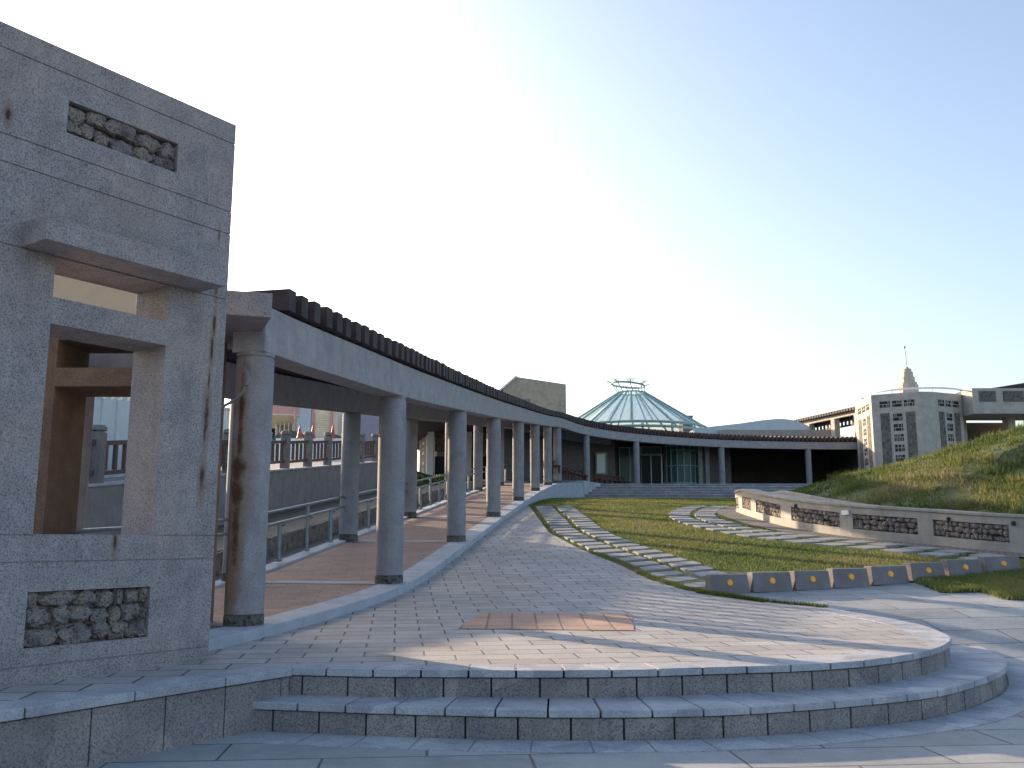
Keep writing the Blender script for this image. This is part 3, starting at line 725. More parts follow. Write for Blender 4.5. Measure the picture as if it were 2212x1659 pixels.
lp = [on_P(*p) for p in [(2130, 1214), (2037, 1203), (1860, 1185), (1689, 1168), (1588, 1154.6), (1520, 1141), (1475, 1130), (1449, 1118), (1447, 1108.5), (1465, 1099), (1495, 1093)]]
rp = [on_P(*p) for p in [(2200, 1206), (2140, 1197), (1950, 1177), (1760, 1158), (1633, 1143), (1590, 1131), (1560, 1123), (1546, 1115), (1548, 1106), (1560, 1099), (1575, 1094)]]
La = Path2([(p.x, p.y) for p in catmull([(p.x, p.y, 0) for p in lp], 6)]); Lb = Path2([(p.x, p.y) for p in catmull([(p.x, p.y, 0) for p in rp], 6)])
stone_rows(La, Lb, .66, 'stepping_stone_path')
# paved strip at the foot of the planter
m = strip_on(gwc, gwc.nearest(16, 10.6)[1], gwc.nearest(GWL[9][0], GWL[9][1])[1], -.62, 0.05, lambda a, p: P(p.y) + .006, .3)
struct(m.build('planter_footpath', M['cobble']))
# blades
def blades(name, mat, xs, ys, zf, h0, h1, w0, lean, label, parent=None):
    n = len(xs); h = rng.uniform(h0, h1, n); a = rng.uniform(0, 2*np.pi, n); la = rng.uniform(0, 2*np.pi, n); ln = rng.uniform(0, lean, n) * h
    z = np.array([zf(x, y) for x, y in zip(xs, ys)]); ww = w0 * rng.uniform(.6, 1.4, n)
    v = np.zeros((n, 3, 3)); dx, dy = np.cos(a)*ww, np.sin(a)*ww
    v[:, 0] = np.stack([xs-dx, ys-dy, z-.01], 1); v[:, 1] = np.stack([xs+dx, ys+dy, z-.01], 1); v[:, 2] = np.stack([xs+np.cos(la)*ln, ys+np.sin(la)*ln, z+h], 1)
    me = bpy.data.meshes.new(name); me.vertices.add(3*n); me.vertices.foreach_set('co', v.reshape(-1)); me.loops.add(3*n); me.loops.foreach_set('vertex_index', np.arange(3*n, dtype=np.int32))
    me.polygons.add(n); me.polygons.foreach_set('loop_start', np.arange(0, 3*n, 3, dtype=np.int32)); me.polygons.foreach_set('loop_total', np.full(n, 3, np.int32)); me.update(); me.validate()
    me.materials.append(mat); o = bpy.data.objects.new(name, me); COL.objects.link(o); tag(o, label, 'grass', kind='stuff'); return o
YS = np.linspace(0, 60, 1201); PT = np.array([P(y) for y in YS]); Pn = lambda y: float(np.interp(y, YS, PT))
N = 420000; yy = 11.2 + (44.5-11.2)*rng.random(N)**1.35; xx = .3 + 14.7*rng.random(N)
ok = inpoly(xx, yy, lawn_poly)
for q in STONES:
    x0, x1 = min(p[0] for p in q), max(p[0] for p in q); y0, y1 = min(p[1] for p in q), max(p[1] for p in q)
    c = ok & (xx > x0) & (xx < x1) & (yy > y0) & (yy < y1); idx = np.nonzero(c)[0]
    if len(idx): ok[idx[inpoly(xx[idx], yy[idx], q)]] = False
fp = [tuple(gwc.off(t, -.62)) for t in np.arange(0, gwc.L*.7, .5)] + [tuple(gwc.off(t, .3)) for t in np.arange(gwc.L*.7, 0, -.5)]
ok &= ~inpoly(xx, yy, fp)
xx = xx + rng.normal(0, .022, len(xx)); yy = yy + rng.normal(0, .022, len(yy))
blades('lawn_grass', M['blade'], xx[ok], yy[ok], lambda x, y: Pn(y) - .03, .025, .06, .010, .8, 'short yellowing lawn grass between the two stepping stone paths')

# gabion planter wall
GWt0 = 0; GWt1 = gwc.nearest(GWL[-2][0], GWL[-2][1])[1]
def s_at_px(px):
    best = None
    for t in np.arange(gwc.nearest(12, 13.4)[1], gwc.nearest(*GWL[8])[1], .03):
        a = gwc.at(t); c = math.cos(PITCH); D = a.y*c + (P(a.y) - EYE)*math.sin(PITCH); x = CX + FPX*a.x/D
        if best is None or abs(x-px) < best[0]: best = (abs(x-px), t)
    return best[1]
pnl = [(2020, 2184), (1845, 1985), (1711, 1816), (1634, 1688), (1604.5, 1623)]
pan = [tuple(sorted((s_at_px(a), s_at_px(b)))) for a, b in pnl]
sfirst = pan[0][0]; extra = []
t = sfirst - .55
while t > 2: extra.append((t - 1.9, t)); t -= 2.5
t = pan[-1][1] + .5
while t + 1.2 < GWt1: extra.append((t, t + 1.2)); t += 1.7
pans = sorted(pan + extra)
pw = thing('planter_wall', 'curving low stone wall with coral rubble panels round the grass mound', 'low wall', (GWL[5][0], GWL[5][1], 1.2))
gzz = lambda u: (lambda a, t: gz0(a.y) + u)
m = MB(); m.sweep(gwc, GWt0, GWt1, .3, 0, .28, gzz(-.2), gzz(.17)); m.sweep(gwc, GWt0, GWt1, .3, 0, .28, gzz(.47), gzz(.60)); m.sweep(gwc, GWt0, GWt1, .3, .14, .28, gzz(.172), gzz(.468))
prev = GWt0
for a, b in pans:
    if a > prev: m.sweep(gwc, max(prev, GWt0), a, .3, 0, .138, gzz(.172), gzz(.468))
    prev = b
if prev < GWt1: m.sweep(gwc, prev, GWt1, .3, 0, .138, gzz(.172), gzz(.468))
m.build('wall', M['pale'], pw)
MB().sweep(gwc, GWt0, GWt1, .3, -.03, .33, gzz(.602), gzz(.665)).build('coping', M['pale'], pw, bevel=.015)
for i, (a, b) in enumerate(pans):
    def tf(s, d, z): p = gwc.off(s, d); return (p.x, p.y, z + gz0(gwc.at(s).y))
    rubble(MB(), tf, a, b, .172, .468, .02, .055, 20+i, sub=2).build('rubble_panel', M['coral'], pw, smooth=True)
for px in (1722, 2055, 2196):
    t = s_at_px(px); p = gwc.off(t, -.01); z = gz0(p.y) + .53 - .06
    tag(MB().lathe((p.x, p.y, z), [(.03, 0), (.035, .01), (.035, .06), (.02, .07)], 10).build('wall_light', M['dark']), 'small dark lamp fixed to the planter wall, %s' % {1722: 'between the second and third rubble panels', 2055: 'above the widest rubble panel', 2196: 'near the right edge of the view'}[px], 'lamp', 'lamps on the planter wall')
t = s_at_px(1868); t = s_at_px(1830); p = gwc.off(t, -.02); u = gwc.tan(t); z = gz0(p.y)
tag(MB().obox((p.x, p.y), (u.x, u.y), (u.y, -u.x), -.09, .09, -.02, .015, z+.44, z+.53).build('wall_sign', M['white']), 'small white plate between the third and fourth rubble panels', 'sign')
# inner curb
ic = thing('inner_curb', 'thin pale curb wall between the planter channel and the mound', 'low wall', (gb[2].x + 1, gb[2].y, 1.5))
MB().sweep(gwc, GWt0, GWt1, .3, 1.0, 1.12, gzz(-.2), gzz(.63)).build('curb', M['pale'], ic)
struct(strip_on(gwc, GWt0, GWt1, .25, 1.05, lambda a, p: gz0(a.y) + .1).build('channel', M['gutter']))
# mound
fr = gwc
def mound_z(x, y):
    d, t = fr.nearest(x, y); a = fr.at(t); tn = fr.tan(t); side = (x - a.x)*tn.y - (y - a.y)*tn.x
    d = d if side > 0 else -d
    d = d - 1.1
    if d < 0: return None
    fy = max(0, min(1, (y - 30.5) / 9)); fy = fy*fy*(3-2*fy)
    # distance to the front part only, so the back keeps its height
    df, tf_ = front.nearest(x, y); df = max(0, df - 1.1)
    up_ = .34*df*df/(df + 2.5); z = gz0(front.at(tf_).y) + .55 + 4.3*math.tanh(up_/4.3) + .26*min(1, df/1.8)
    z += .16*noise.noise(Vector((x*.25, y*.25, 3))) * min(1, d)
    lowz = P(y) + .5
    return z*(1-fy) + lowz*fy - max(0, .5 - d)*.25
front = Path2([(p.x, p.y) for p in catmull([(x, y, 0) for x, y in GWL[:10]], 8)])
mx = np.arange(6, 40.1, .4); my = np.arange(9, 46, .4)
m = MB(); id_ = {}
for j, y in enumerate(my):
    for i, x in enumerate(mx):
        if y > 28 + (x-7)*.35 + 6: zz = None if y > 45 else mound_z(x, y)
        else: zz = mound_z(x, y)
        if zz is not None: id_[(i, j)] = len(m.v); m.v.append((x, y, zz))
for j in range(len(my)-1):
    for i in range(len(mx)-1):
        k = [(i, j), (i+1, j), (i+1, j+1), (i, j+1)]
        g = [id_[c] for c in k if c in id_]
        if len(g) >= 3: m.f.append(tuple(g))
ZM = np.full((len(my), len(mx)), np.nan)
for (i, j), v in id_.items(): ZM[j, i] = m.v[v][2]
hill = m.build('hill', M['lawn'], fix=False); struct(hill)
N = 520000; rr = rng.random(N); yy = 10 + 26*rng.random(N)**1.1; xx = 6 + 22*rng.random(N)
fi = (xx-mx[0])/.4; fj = (yy-my[0])/.4; i0 = fi.astype(int); j0 = fj.astype(int); u = fi-i0; v = fj-j0
zz = ZM[j0, i0]*(1-u)*(1-v) + ZM[j0, i0+1]*u*(1-v) + ZM[j0+1, i0]*(1-u)*v + ZM[j0+1, i0+1]*u*v
vis = ~np.isnan(zz) & (np.abs(xx/yy) < .60); xx, yy, zz = xx[vis], yy[vis], zz[vis]
# clumpy density
cl = np.array([noise.noise(Vector((x*1.1, y*1.1, 0))) + .6*noise.noise(Vector((x*3.1, y*3.1, 5))) for x, y in zip(xx, yy)])
kp = rng.random(len(xx)) < np.clip(.62 + cl*1.1, .25, 1); xx, yy, zz, cl = xx[kp], yy[kp], zz[kp], cl[kp]
lut = dict(zip(zip(xx.tolist(), yy.tolist()), zz.tolist()))
blades('mound_grass', M['mblade'], xx, yy, lambda x, y: lut[(float(x), float(y))], .03, .11, .013, 1.1, 'rough tufted grass covering the mound')

xt = []; yt = []
for _ in range(420):
    cx_, cy2 = 8 + 14*random.random(), 15 + 18*random.random()
    for _k in range(random.randint(25, 70)): xt.append(cx_ + random.gauss(0, .13)); yt.append(cy2 + random.gauss(0, .13))
xt = np.array(xt); yt = np.array(yt); fi = (xt-mx[0])/.4; fj = (yt-my[0])/.4; i0 = fi.astype(int); j0 = fj.astype(int); u = fi-i0; v = fj-j0
zt2 = ZM[j0, i0]*(1-u)*(1-v) + ZM[j0, i0+1]*u*(1-v) + ZM[j0+1, i0]*(1-u)*v + ZM[j0+1, i0+1]*u*v; g_ = ~np.isnan(zt2); xt, yt, zt2 = xt[g_], yt[g_], zt2[g_]
lut2 = dict(zip(zip(xt.tolist(), yt.tolist()), zt2.tolist()))
blades('tall_grass', M['mblade'], xt, yt, lambda x, y: lut2[(float(x), float(y))], .08, .26, .012, .7, 'scattered taller grass tufts standing out of the mound')
# kerb blocks with orange reflectors
L0 = on_P(1536, 1284); blk = []
bx = [1533, 1625, 1718, 1800, 1885, 1970, 2050, 2130, 2215]
by = [1284, 1281, 1277, 1272, 1267, 1259, 1250, 1243, 1234]
def copy_tree(o, parent=None):
    c = o.copy(); COL.objects.link(c); c.parent = parent
    for ch in list(o.children): copy_tree(ch, c)
    return c
proto = None
names = ['leftmost, touching the stepping stones', 'second from the left end of the row', 'third from the left end of the row', 'fourth from the left end of the row', 'fifth from the left end, last before the grass', 'third from the right end', 'second from the right end', 'rightmost, cut by the picture edge']
for i in range(8):
    a = on_P(bx[i], by[i]); b = on_P(bx[i+1], by[i+1]); mid = (a+b)/2; L = (b-a).length; an = math.atan2(b.y-a.y, b.x-a.x)
    if proto is None:
        proto = thing('kerb_block', '', 'kerb block', (0, 0, 0), 'grey kerb blocks with orange reflectors')
        h, l = .235, .265; W0, W1 = .13, .055
        m = MB().add([(-l, 0, 0), (l, 0, 0), (l, .2, 0), (-l, .2, 0), (-l+.012, .035, h), (l-.012, .035, h), (l-.012, .165, h), (-l+.012, .165, h)], [(3, 2, 1, 0), (4, 5, 6, 7), (0, 1, 5, 4), (1, 2, 6, 5), (2, 3, 7, 6), (3, 0, 4, 7)])
        m.build('body', M['kerb'], proto, bevel=.012)
        m = MB(); cz, cy_ = .135, .02 - .004
        ang = math.atan2(.035, h); n = 20; rr_ = .041
        vs = [(0, .0, cz)]
        pts = lambda r, o: [(r*math.cos(2*math.pi*k/n), (cz + r*math.sin(2*math.pi*k/n))*math.tan(ang) - o, cz + r*math.sin(2*math.pi*k/n)) for k in range(n)]
        A_, B_ = pts(rr_, -.002), pts(rr_*.8, .012)
        m.add(A_ + B_, [(k, (k+1) % n, n+(k+1) % n, n+k) for k in range(n)] + [tuple(range(n, 2*n))]); m.build('reflector', M['orange'], proto, smooth=True)
        o = proto
    else: o = copy_tree(proto)
    sc_ = .5*(L/.565) + .5 if L/.565 < 1.08 else 1.05; o.location = (mid.x, mid.y, P(mid.y) - .005); o.rotation_euler = (0, 0, an + random.uniform(-.03, .03)); o.scale = (L/.565*.975, sc_, sc_)
    o['label'] = 'grey kerb block with orange reflector, ' + names[i]
# grass patch on the right, beyond the square
pp = [on_P(*p) for p in [(1975, 1256), (2037, 1281), (2126, 1279), (2174, 1296), (2230, 1297), (2350, 1300), (2350, 1230), (2215, 1236), (2050, 1252)]]
ply = [(p.x, p.y) for p in pp]
m = MB(); m.add([(p.x, p.y, P(p.y) + .012) for p in pp], [tuple(range(len(pp)))]); struct(m.build('grass_verge_soil', M['lawn']))
x0, x1 = min(p[0] for p in ply), max(p[0] for p in ply); y0, y1 = min(p[1] for p in ply), max(p[1] for p in ply)
xx = x0 + (x1-x0)*rng.random(40000); yy = y0 + (y1-y0)*rng.random(40000); k_ = inpoly(xx, yy, ply); xx = xx + rng.normal(0, .035, len(xx)); yy = yy + rng.normal(0, .035, len(yy))
blades('verge_grass', M['blade'], xx[k_], yy[k_], lambda x, y: Pn(y) + .01, .03, .08, .009, .9, 'dark green grass verge in front of the right-hand kerb blocks')
# tufts along the seam behind the terrace
xs_ = []; ys_ = []
for _ in range(5000):
    t = random.uniform(0, edge.L*.35); q = edge.off(t, .0 if t < 1.2 else random.uniform(-.02, .12)); xs_.append(q.x + random.gauss(0, .012)); ys_.append(q.y + random.gauss(0, .012))
for _ in range(6000):
    u = random.random(); v = random.random()*(1-u)*.9; a = on_P(1500, 1281); b = on_P(1540, 1284); c = on_P(1650, 1302)
    q = a*(1-u-v) + c*u + b*v; xs_.append(q.x); ys_.append(q.y)
blades('seam_grass', M['blade'], np.array(xs_), np.array(ys_), lambda x, y: Pn(y), .02, .06, .006, .8, 'thin line of grass growing along the terrace edge')

# ------------------------------------------------------------------ steps and floor of the far building
m = MB(); m2 = MB()
for k in range(6):
    z = 2.99 + .155*(k+1); x0 = 3.3 + .12*k
    m.box(x0, 20, 44.4 + .5*k, 44.4 + .5*(k+1) + .6, 2.6, z - .05); m2.box(x0, 20, 44.37 + .5*k, 44.4 + .5*(k+1) + .02, z - .045, z)
struct(m.build('far_steps', M['riser'])); struct(m2.build('far_step_cap', M['cap']))
struct(MB().add([(x, y, F(y) - .01) for y in np.arange(38, 46.1, .5) for x in (-3, (x_on(Path2([tuple(oc.off(t, .1)) for t in np.arange(20, T44 + 2, .5)]), y) or 3.5))], [(2*i, 2*i+1, 2*i+3, 2*i+2) for i in range(16)]).build('upper_landing', M['brick'], fix=False))
fl = [tuple(oc.off(t, .3)) for t in np.arange(T44 - .5, TEND, 1.0)] + [(24, 62), (-6, 62), (-6, 45), (-.9, 45)]
struct(MB().prism(fl, 3.3, 3.945).build('building_floor', M['cap']))

mb_ = thing('main_building', 'long low grey hall with glazed entrance behind the far colonnade', 'building', (8, 53, 3.95))
wl = [(-.6, 41.2), (.6, 45.0), (3.0, 49.4), (5.8, 52.1)]
m = MB()
for a, b in zip(wl, wl[1:]): m.prism([a, b, (b[0]-.3, b[1]+.3), (a[0]-.3, a[1]+.3)], 3.9, 6.95)
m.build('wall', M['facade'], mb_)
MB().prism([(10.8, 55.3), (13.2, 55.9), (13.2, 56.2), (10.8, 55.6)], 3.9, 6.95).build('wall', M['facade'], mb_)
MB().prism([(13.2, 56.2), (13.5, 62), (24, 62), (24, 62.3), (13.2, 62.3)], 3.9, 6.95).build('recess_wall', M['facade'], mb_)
MB().prism([(20.6, 54.6), (20.9, 54.6), (21.6, 62), (21.3, 62)], 3.9, 6.95).build('side_wall', M['facade'], mb_)
m = MB().prism([tuple(oc.off(t, -.2)) for t in np.arange(T44 - 3, TEND, 1.0)] + [(24, 60), (24, 75), (-6, 75), (-6, 45), (-.9, 42)], 6.77, 6.9); m.build('roof', M['wood'], mb_)
# entrance: door and glazing along y = 54
def panelrect(px0, px1, py0, py1, Y, mat, name, th=.08, fr=.0, frm=None, mull=0):
    a = at(px0, py1, Y); b = at(px1, py0, Y)
    o = MB().box(a.x, b.x, Y, Y+th, a.z, b.z).build(name, mat, mb_)
    if fr:
        m = MB(); f_ = fr
        m.box(a.x-f_, a.x, Y-.05, Y+th, a.z-f_, b.z+f_).box(b.x, b.x+f_, Y-.05, Y+th, a.z-f_, b.z+f_).box(a.x, b.x, Y-.05, Y+th, b.z, b.z+f_).box(a.x, b.x, Y-.05, Y+th, a.z-f_, a.z)
        for k in range(mull): x = a.x + (b.x-a.x)*(k+1)/(mull+1); m.box(x-.03, x+.03, Y-.05, Y-.01, a.z, b.z)
        m.build('frame', frm or M['steel'], o)
    return o
panelrect(1386, 1427, 984, 1057, 54.6, M['darkglass'], 'door', fr=.09, mull=1)
panelrect(1386, 1427, 966, 980, 54.6, M['tealglass'], 'window', fr=.05)
panelrect(1340, 1381, 968, 1053, 54.6, M['tealglass'], 'window', fr=.06, frm=M['teal'], mull=1)
panelrect(1290, 1308, 980, 1022, 50.6, M['paleglass'], 'window', fr=.08, frm=M['wallgrey'])
panelrect(1535, 1553, 988, 1032, 55.9, M['paleglass'], 'window', fr=.1, frm=M['wallgrey'])
MB().box(4.0, 13.6, 61.8, 62, 3.9, 6.95).build('recess_wall', M['facade'], mb_)
# curved glass bay right of the door
cb = at(1474, 1055, 54.8); gm = MB(); fmM = MB(); rb = .95*2
for k in range(10):
    a0 = math.pi + math.pi*k/9*1.0; 
N9 = 8
for k in range(N9):
    a0 = math.pi + math.pi*k/N9; a1 = math.pi + math.pi*(k+1)/N9
    p0 = (cb.x + 1.0*math.cos(a0), 55.0 + .9*math.sin(a0)); p1 = (cb.x + 1.0*math.cos(a1), 55.0 + .9*math.sin(a1))
    gm.prism([p0, p1, (p1[0], p1[1]+.05), (p0[0], p0[1]+.05)], 3.95, 6.6)
    fmM.tube([(p0[0], p0[1]-.02, 3.95), (p0[0], p0[1]-.02, 6.6)], .04, 6)
for z in (4.4, 5.4, 6.3, 6.6):
    fmM.tube([(cb.x + 1.0*math.cos(math.pi+math.pi*k/16), 54.96 + .9*math.sin(math.pi+math.pi*k/16), z) for k in range(17)], .035, 6)
g_ = gm.build('glass_bay', M['tealglass'], mb_); fmM.build('frame', M['teal'], g_)
for x0_, x1_ in ((5.6, 6.3), (at(1429, 0, 54.7).x, cb.x-1.0), (cb.x+1.0, 11.2)): MB().box(x0_, x1_, 54.7, 54.9, 3.9, 6.8).build('wall', M['facade'], mb_)
for x in (1515, 1530): a = at(x, 1055, 54); MB().box(a.x-.12, a.x+.12, 54, 54.25, 3.9, 6.8).build('pier', M['wallgrey'], mb_)
# timber benches/railings between the far columns
def bench(xa, xb, ya, yb, lab):
    a = Vector((xa, ya)); b = Vector((xb, yb)); d = (b-a).normalized(); n = Vector((-d.y, d.x)); L = (b-a).length; z = 3.95
    o = thing('wooden_bench', lab, 'bench', (a.x, a.y, z), 'red brown wooden benches under the far colonnade')
    MB().obox(a, d, n, 0, L, -.04, .04, z+.5, z+.58).obox(a, d, n, 0, L, -.03, .03, z+.34, z+.42).build('backrest', M['woodred'], o)
    MB().obox(a, d, n, 0, L, -.42, -.06, z+.27, z+.32).build('seat', M['woodred'], o)
    nl = max(2, int(L/.55)+1)
    for k in range(nl):
        l = .04 + (L-.08)*k/(nl-1); MB().obox(a, d, n, l-.04, l+.04, -.04, .0, z, z+.5).obox(a, d, n, l-.04, l+.04, -.40, -.36, z, z+.27).build('leg', M['woodred'], o)
q = lambda px, Y: (at(px, 1040, Y).x, Y)
for (p0, y0_, p1, y1_, lab) in ((1187, 39.2, 1196, 41.0, 'short red brown wooden bench nearest the ramp, between the close-set columns'), (1206, 42, 1222, 43.6, 'red brown wooden bench just right of the close-set columns'), (1226, 44.2, 1258, 46.4, 'red brown wooden bench left of the lone column by the steps'), (1283, 48.4, 1348, 51.2, 'longest red brown wooden bench, left of the glass entrance')):
    a = q(p0, y0_); b = q(p1, y1_); bench(a[0], b[0], a[1], b[1], lab)

# ------------------------------------------------------------------ glass dome
Yd = 68; dc = (at(1365, 900, Yd).x, Yd)
dome = thing('glass_dome', 'conical glass skylight with pale teal ribs and open crown ring', 'skylight', (dc[0], dc[1], 8.2))
zb = 9.08; rb = 5.35; zt_ = 11.85; rt = 1.0; nr = 22
m = MB()
for k in range(nr):
    a0, a1 = 2*math.pi*k/nr, 2*math.pi*(k+1)/nr; c0, s0, c1, s1 = math.cos(a0), math.sin(a0), math.cos(a1), math.sin(a1)
    m.add([(dc[0]+rb*c0, dc[1]+rb*s0, zb), (dc[0]+rb*c1, dc[1]+rb*s1, zb), (dc[0]+rt*c1, dc[1]+rt*s1, zt_), (dc[0]+rt*c0, dc[1]+rt*s0, zt_)], [(0, 1, 2, 3)])
m.build('glass_panel', M['glassroof'], dome, fix=False)
for k in range(nr):
    a0 = 2*math.pi*k/nr; c0, s0 = math.cos(a0), math.sin(a0)
    MB().tube([(dc[0]+(rb+.03)*c0, dc[1]+(rb+.03)*s0, zb+.02), (dc[0]+(rt+.02)*c0, dc[1]+(rt+.02)*s0, zt_+.03)], .065, 6).build('rib', M['teal'], dome)
circ = lambda r, z, n=48: [(dc[0]+r*math.cos(2*math.pi*k/n), dc[1]+r*math.sin(2*math.pi*k/n), z) for k in range(n+1)]
MB().tube(circ(rb+.05, zb), .09, 8).tube(circ(rb+.2, zb-.33), .09, 8).build('ring_beam', M['teal'], dome, smooth=True)
m = MB()
for k in range(16): a0 = 2*math.pi*k/16; m.tube([(dc[0]+(rb+.1)*math.cos(a0), dc[1]+(rb+.1)*math.sin(a0), zb-1.6), (dc[0]+(rb+.1)*math.cos(a0), dc[1]+(rb+.1)*math.sin(a0), zb)], .09, 6)
m.build('post', M['teal'], dome)
MB().tube(circ(rt, zt_+.02), .05, 8).build('top_ring', M['teal'], dome, smooth=True)
cr = [(dc[0]-.25+1.22*math.cos(2*math.pi*k/48), dc[1]+1.22*math.sin(2*math.pi*k/48), zt_+.62-.12*math.cos(2*math.pi*k/48)) for k in range(49)]
m = MB().tube(cr, .075, 8)
for k in range(0, 48, 6):
    m.tube([cr[k], (dc[0]+rt*math.cos(2*math.pi*k/48), dc[1]+rt*math.sin(2*math.pi*k/48), zt_)], .035, 6)
    x, y, z = cr[k]; ux, uy = math.cos(2*math.pi*k/48), math.sin(2*math.pi*k/48); m.tube([(x, y, z), (x+.34*ux, y+.34*uy, z+.16)], .03, 6)
m.build('crown_ring', M['teal'], dome, smooth=True)
m = MB()
for k in range(0, 48, 6):
    a0 = 2*math.pi*(k-1.6)/48; a1 = 2*math.pi*(k+1.6)/48; x, y, z = cr[k]
    q = lambda a, r, zz: (dc[0]-.25+r*math.cos(a), dc[1]+r*math.sin(a), zz)
    m.add([q(a0, 1.3, z+.06), q(a1, 1.3, z+.06), q(a1, 1.75, z+.26), q(a0, 1.75, z+.26)], [(0, 1, 2, 3)])
m.build('glass_fin', M['glassroof'], dome, fix=False)
a = at(1475, 914, 66); b = at(1496, 900, 66)
tag(MB().box(a.x, b.x, 66, 67.5, 6.9, b.z).box(a.x-.05, b.x+.05, 65.95, 67.55, b.z, b.z+.08).build('roof_hatch', M['conc']), 'small grey rooftop box to the right of the glass dome', 'rooftop box')

# curved roof to the right
pr = [(1500, 926), (1546, 920.5), (1600, 914.5), (1645, 908), (1672, 905.3), (1692, 904.6), (1712, 907.5), (1730, 913), (1748, 921), (1752, 940)]
prof = [(at(x, y, 62).x, at(x, y, 62).z) for x, y in pr]; prof = prof + [(prof[-1][0], 6.8), (prof[0][0], 6.8)]
vr = thing('vaulted_roof', 'pale grey curved roof between the dome and the tiled pergola', 'roof', (15, 62, 6.9))
MB().xprism(prof, 62, 70).build('shell', M['bluewall'], vr)
MB().box(at(1518, 0, 62).x, at(1750, 0, 62).x, 61.6, 61.98, 6.8, at(0, 930, 62).z - .0).build('parapet', M['pale'], vr)

# upper pergola with tiled roof
up = thing('tiled_pergola', 'upper walkway with dark tiled roof on short concrete columns beside the tower', 'pergola', (21, 62, 7))
ua = Vector((19.9, 66.0)); ub = Vector((22.0, 58.2)); ud = (ub-ua).normalized(); un = Vector((-ud.y, ud.x)); UL = (ub-ua).length
zt0 = 9.35
MB().obox(ua, ud, un, 0, UL, -.15, .15, zt0-.38, zt0-.12).build('beam', M['tower'], up)
for l in (2.6, 5.5, 8.0): MB().obox(ua, ud, un, l-.2, l+.2, -.2, .2, 6.8, zt0-.38).build('column', M['tower'], up)
m = MB(); m.obox(ua, ud, un, -.2, UL, .35, .43, zt0-.95, zt0-.83)
m.obox(ua, ud, un, -.2, UL, .35, .43, zt0-.6, zt0-.2); l = 0
while l < UL: m.obox(ua, ud, un, l, l+.14, .35, .43, zt0-.83, zt0-.6); l += .4
m.build('lattice', M['wood'], up)
m = MB(); l = -.4
while l < UL + .3:
    for j, o_ in enumerate((-.45, 0, .45, .9)):
        m.obox(ua, ud, un, l, l+.2, o_, o_+.42, zt0-.12+.1*min(j, 2), zt0+.02+.1*min(j, 2)+.04)
    m.obox(ua, ud, un, l+.2, l+.3, -.4, 1.3, zt0-.10, zt0+.02); l += .3
m.build('roof', M['wood'], up)

# ------------------------------------------------------------------ tower
TP = [(20.15, 53.9), (19.8, 50.5), (21.95, 49.25), (22.65, 49.3), (24.7, 50.3), (26, 53), (24.5, 56.5), (21.5, 56.8)]
tw = thing('tower', 'polygonal pale stone tower with pierced windows behind the grass mound', 'tower', (22.5, 53, 3.9))
MB().prism(TP, 3.6, 9.0).build('wall', M['tower'], tw)
def pierced(x0, x1, z0, z1, seed, tf, parent):
    bx_ = lambda m, a, b, c, d, o: m.hexa([tf(a, -o, c), tf(b, -o, c), tf(b, .02, c), tf(a, .02, c), tf(a, -o, d), tf(b, -o, d), tf(b, .02, d), tf(a, .02, d)])
    w_ = bx_(MB(), x0, x1, z0, z1, .006).build('window_shade_panel', M['dark'], parent)  # dark sheet on the uncut wall stands for shade inside the holes
    rnd = random.Random(seed); m = MB(); n = 6; wv = (x1-x0)/n; zm = (z0+z1)/2 + rnd.uniform(-.03, .03)
    bx_(m, x0, x1, zm-.014, zm+.014, .014)
    for i in range(1, n):
        if rnd.random() < .75:
            c = x0 + wv*i; up = rnd.random(); lo, hi = (z0, zm) if up < .35 else (zm, z1) if up < .7 else (z0, z1); bx_(m, c-wv*.16, c+wv*.16, lo, hi, .013)
    m.build('lattice', M['tower'], w_)
def face(a, b, parent, ztop=9.0, lo=4.5, sd0=0):
    a = Vector(a); b = Vector(b); d = (b-a).normalized(); n = Vector((d.y, -d.x)); L = (b-a).length
    tf = lambda s, o, z: (a.x + d.x*s*L - n.x*o, a.y + d.y*s*L - n.y*o, z)
    for i, (u0, u1) in enumerate(((.17, .38), (.43, .62), (.67, .88))):
        pierced(u0, u1, ztop-.74, ztop-.40, sd0+i, tf, parent)
    for u0, u1 in ((.17, .36), (.69, .88)):
        mm = MB().hexa([tf(u0, -.015, lo-.6), tf(u1, -.015, lo-.6), tf(u1, .03, lo-.6), tf(u0, .03, lo-.6), tf(u0, -.015, ztop-1.05), tf(u1, -.015, ztop-1.05), tf(u1, .03, ztop-1.05), tf(u0, .03, ztop-1.05)])
        mm.build('coral_panel', M['panel'], parent)
    for k in range(6):
        z1 = ztop-1.12-k*.56; pierced(.43, .62, z1-.38, z1, sd0+10+k, tf, parent)
face(TP[0], TP[1], tw, sd0=0); face(TP[1], TP[2], tw, sd0=40); face(TP[3], TP[4], tw, sd0=80)
m = MB(); cxt, cyt = 23.0, 52.6
cr = [(cxt + 2.75*math.cos(2*math.pi*k/48), cyt + 2.6*math.sin(2*math.pi*k/48), 9.32) for k in range(49)]
m.tube(cr, .05, 8)
for k in range(0, 48, 6): m.tube([cr[k], (cr[k][0]*.93+cxt*.07, cr[k][1]*.93+cyt*.07, 8.95)], .025, 6)
m.build('railing', M['white'], tw, smooth=True)
lc = (at(1962, 840, 53).x, 53, 9.0)
MB().lathe(lc, [(.56, 0), (.56, .95), (.50, .97), (.50, 1.1), (.40, 1.12), (.40, 1.42), (.32, 1.44), (.32, 1.72), (.24, 1.74), (.24, 1.9), (.14, 1.95), (.03, 2.05)], 10).build('lantern', M['tower'], tw)
m = MB().tube([(lc[0], 53, 11.0), (lc[0]-.05, 53, 12.15)], .025, 6).lathe((lc[0]-.05, 53, 12.15), [(.01, 0), (.07, .04), (.07, .1), (.01, .14)], 8); m.build('mast', M['steel'], tw)
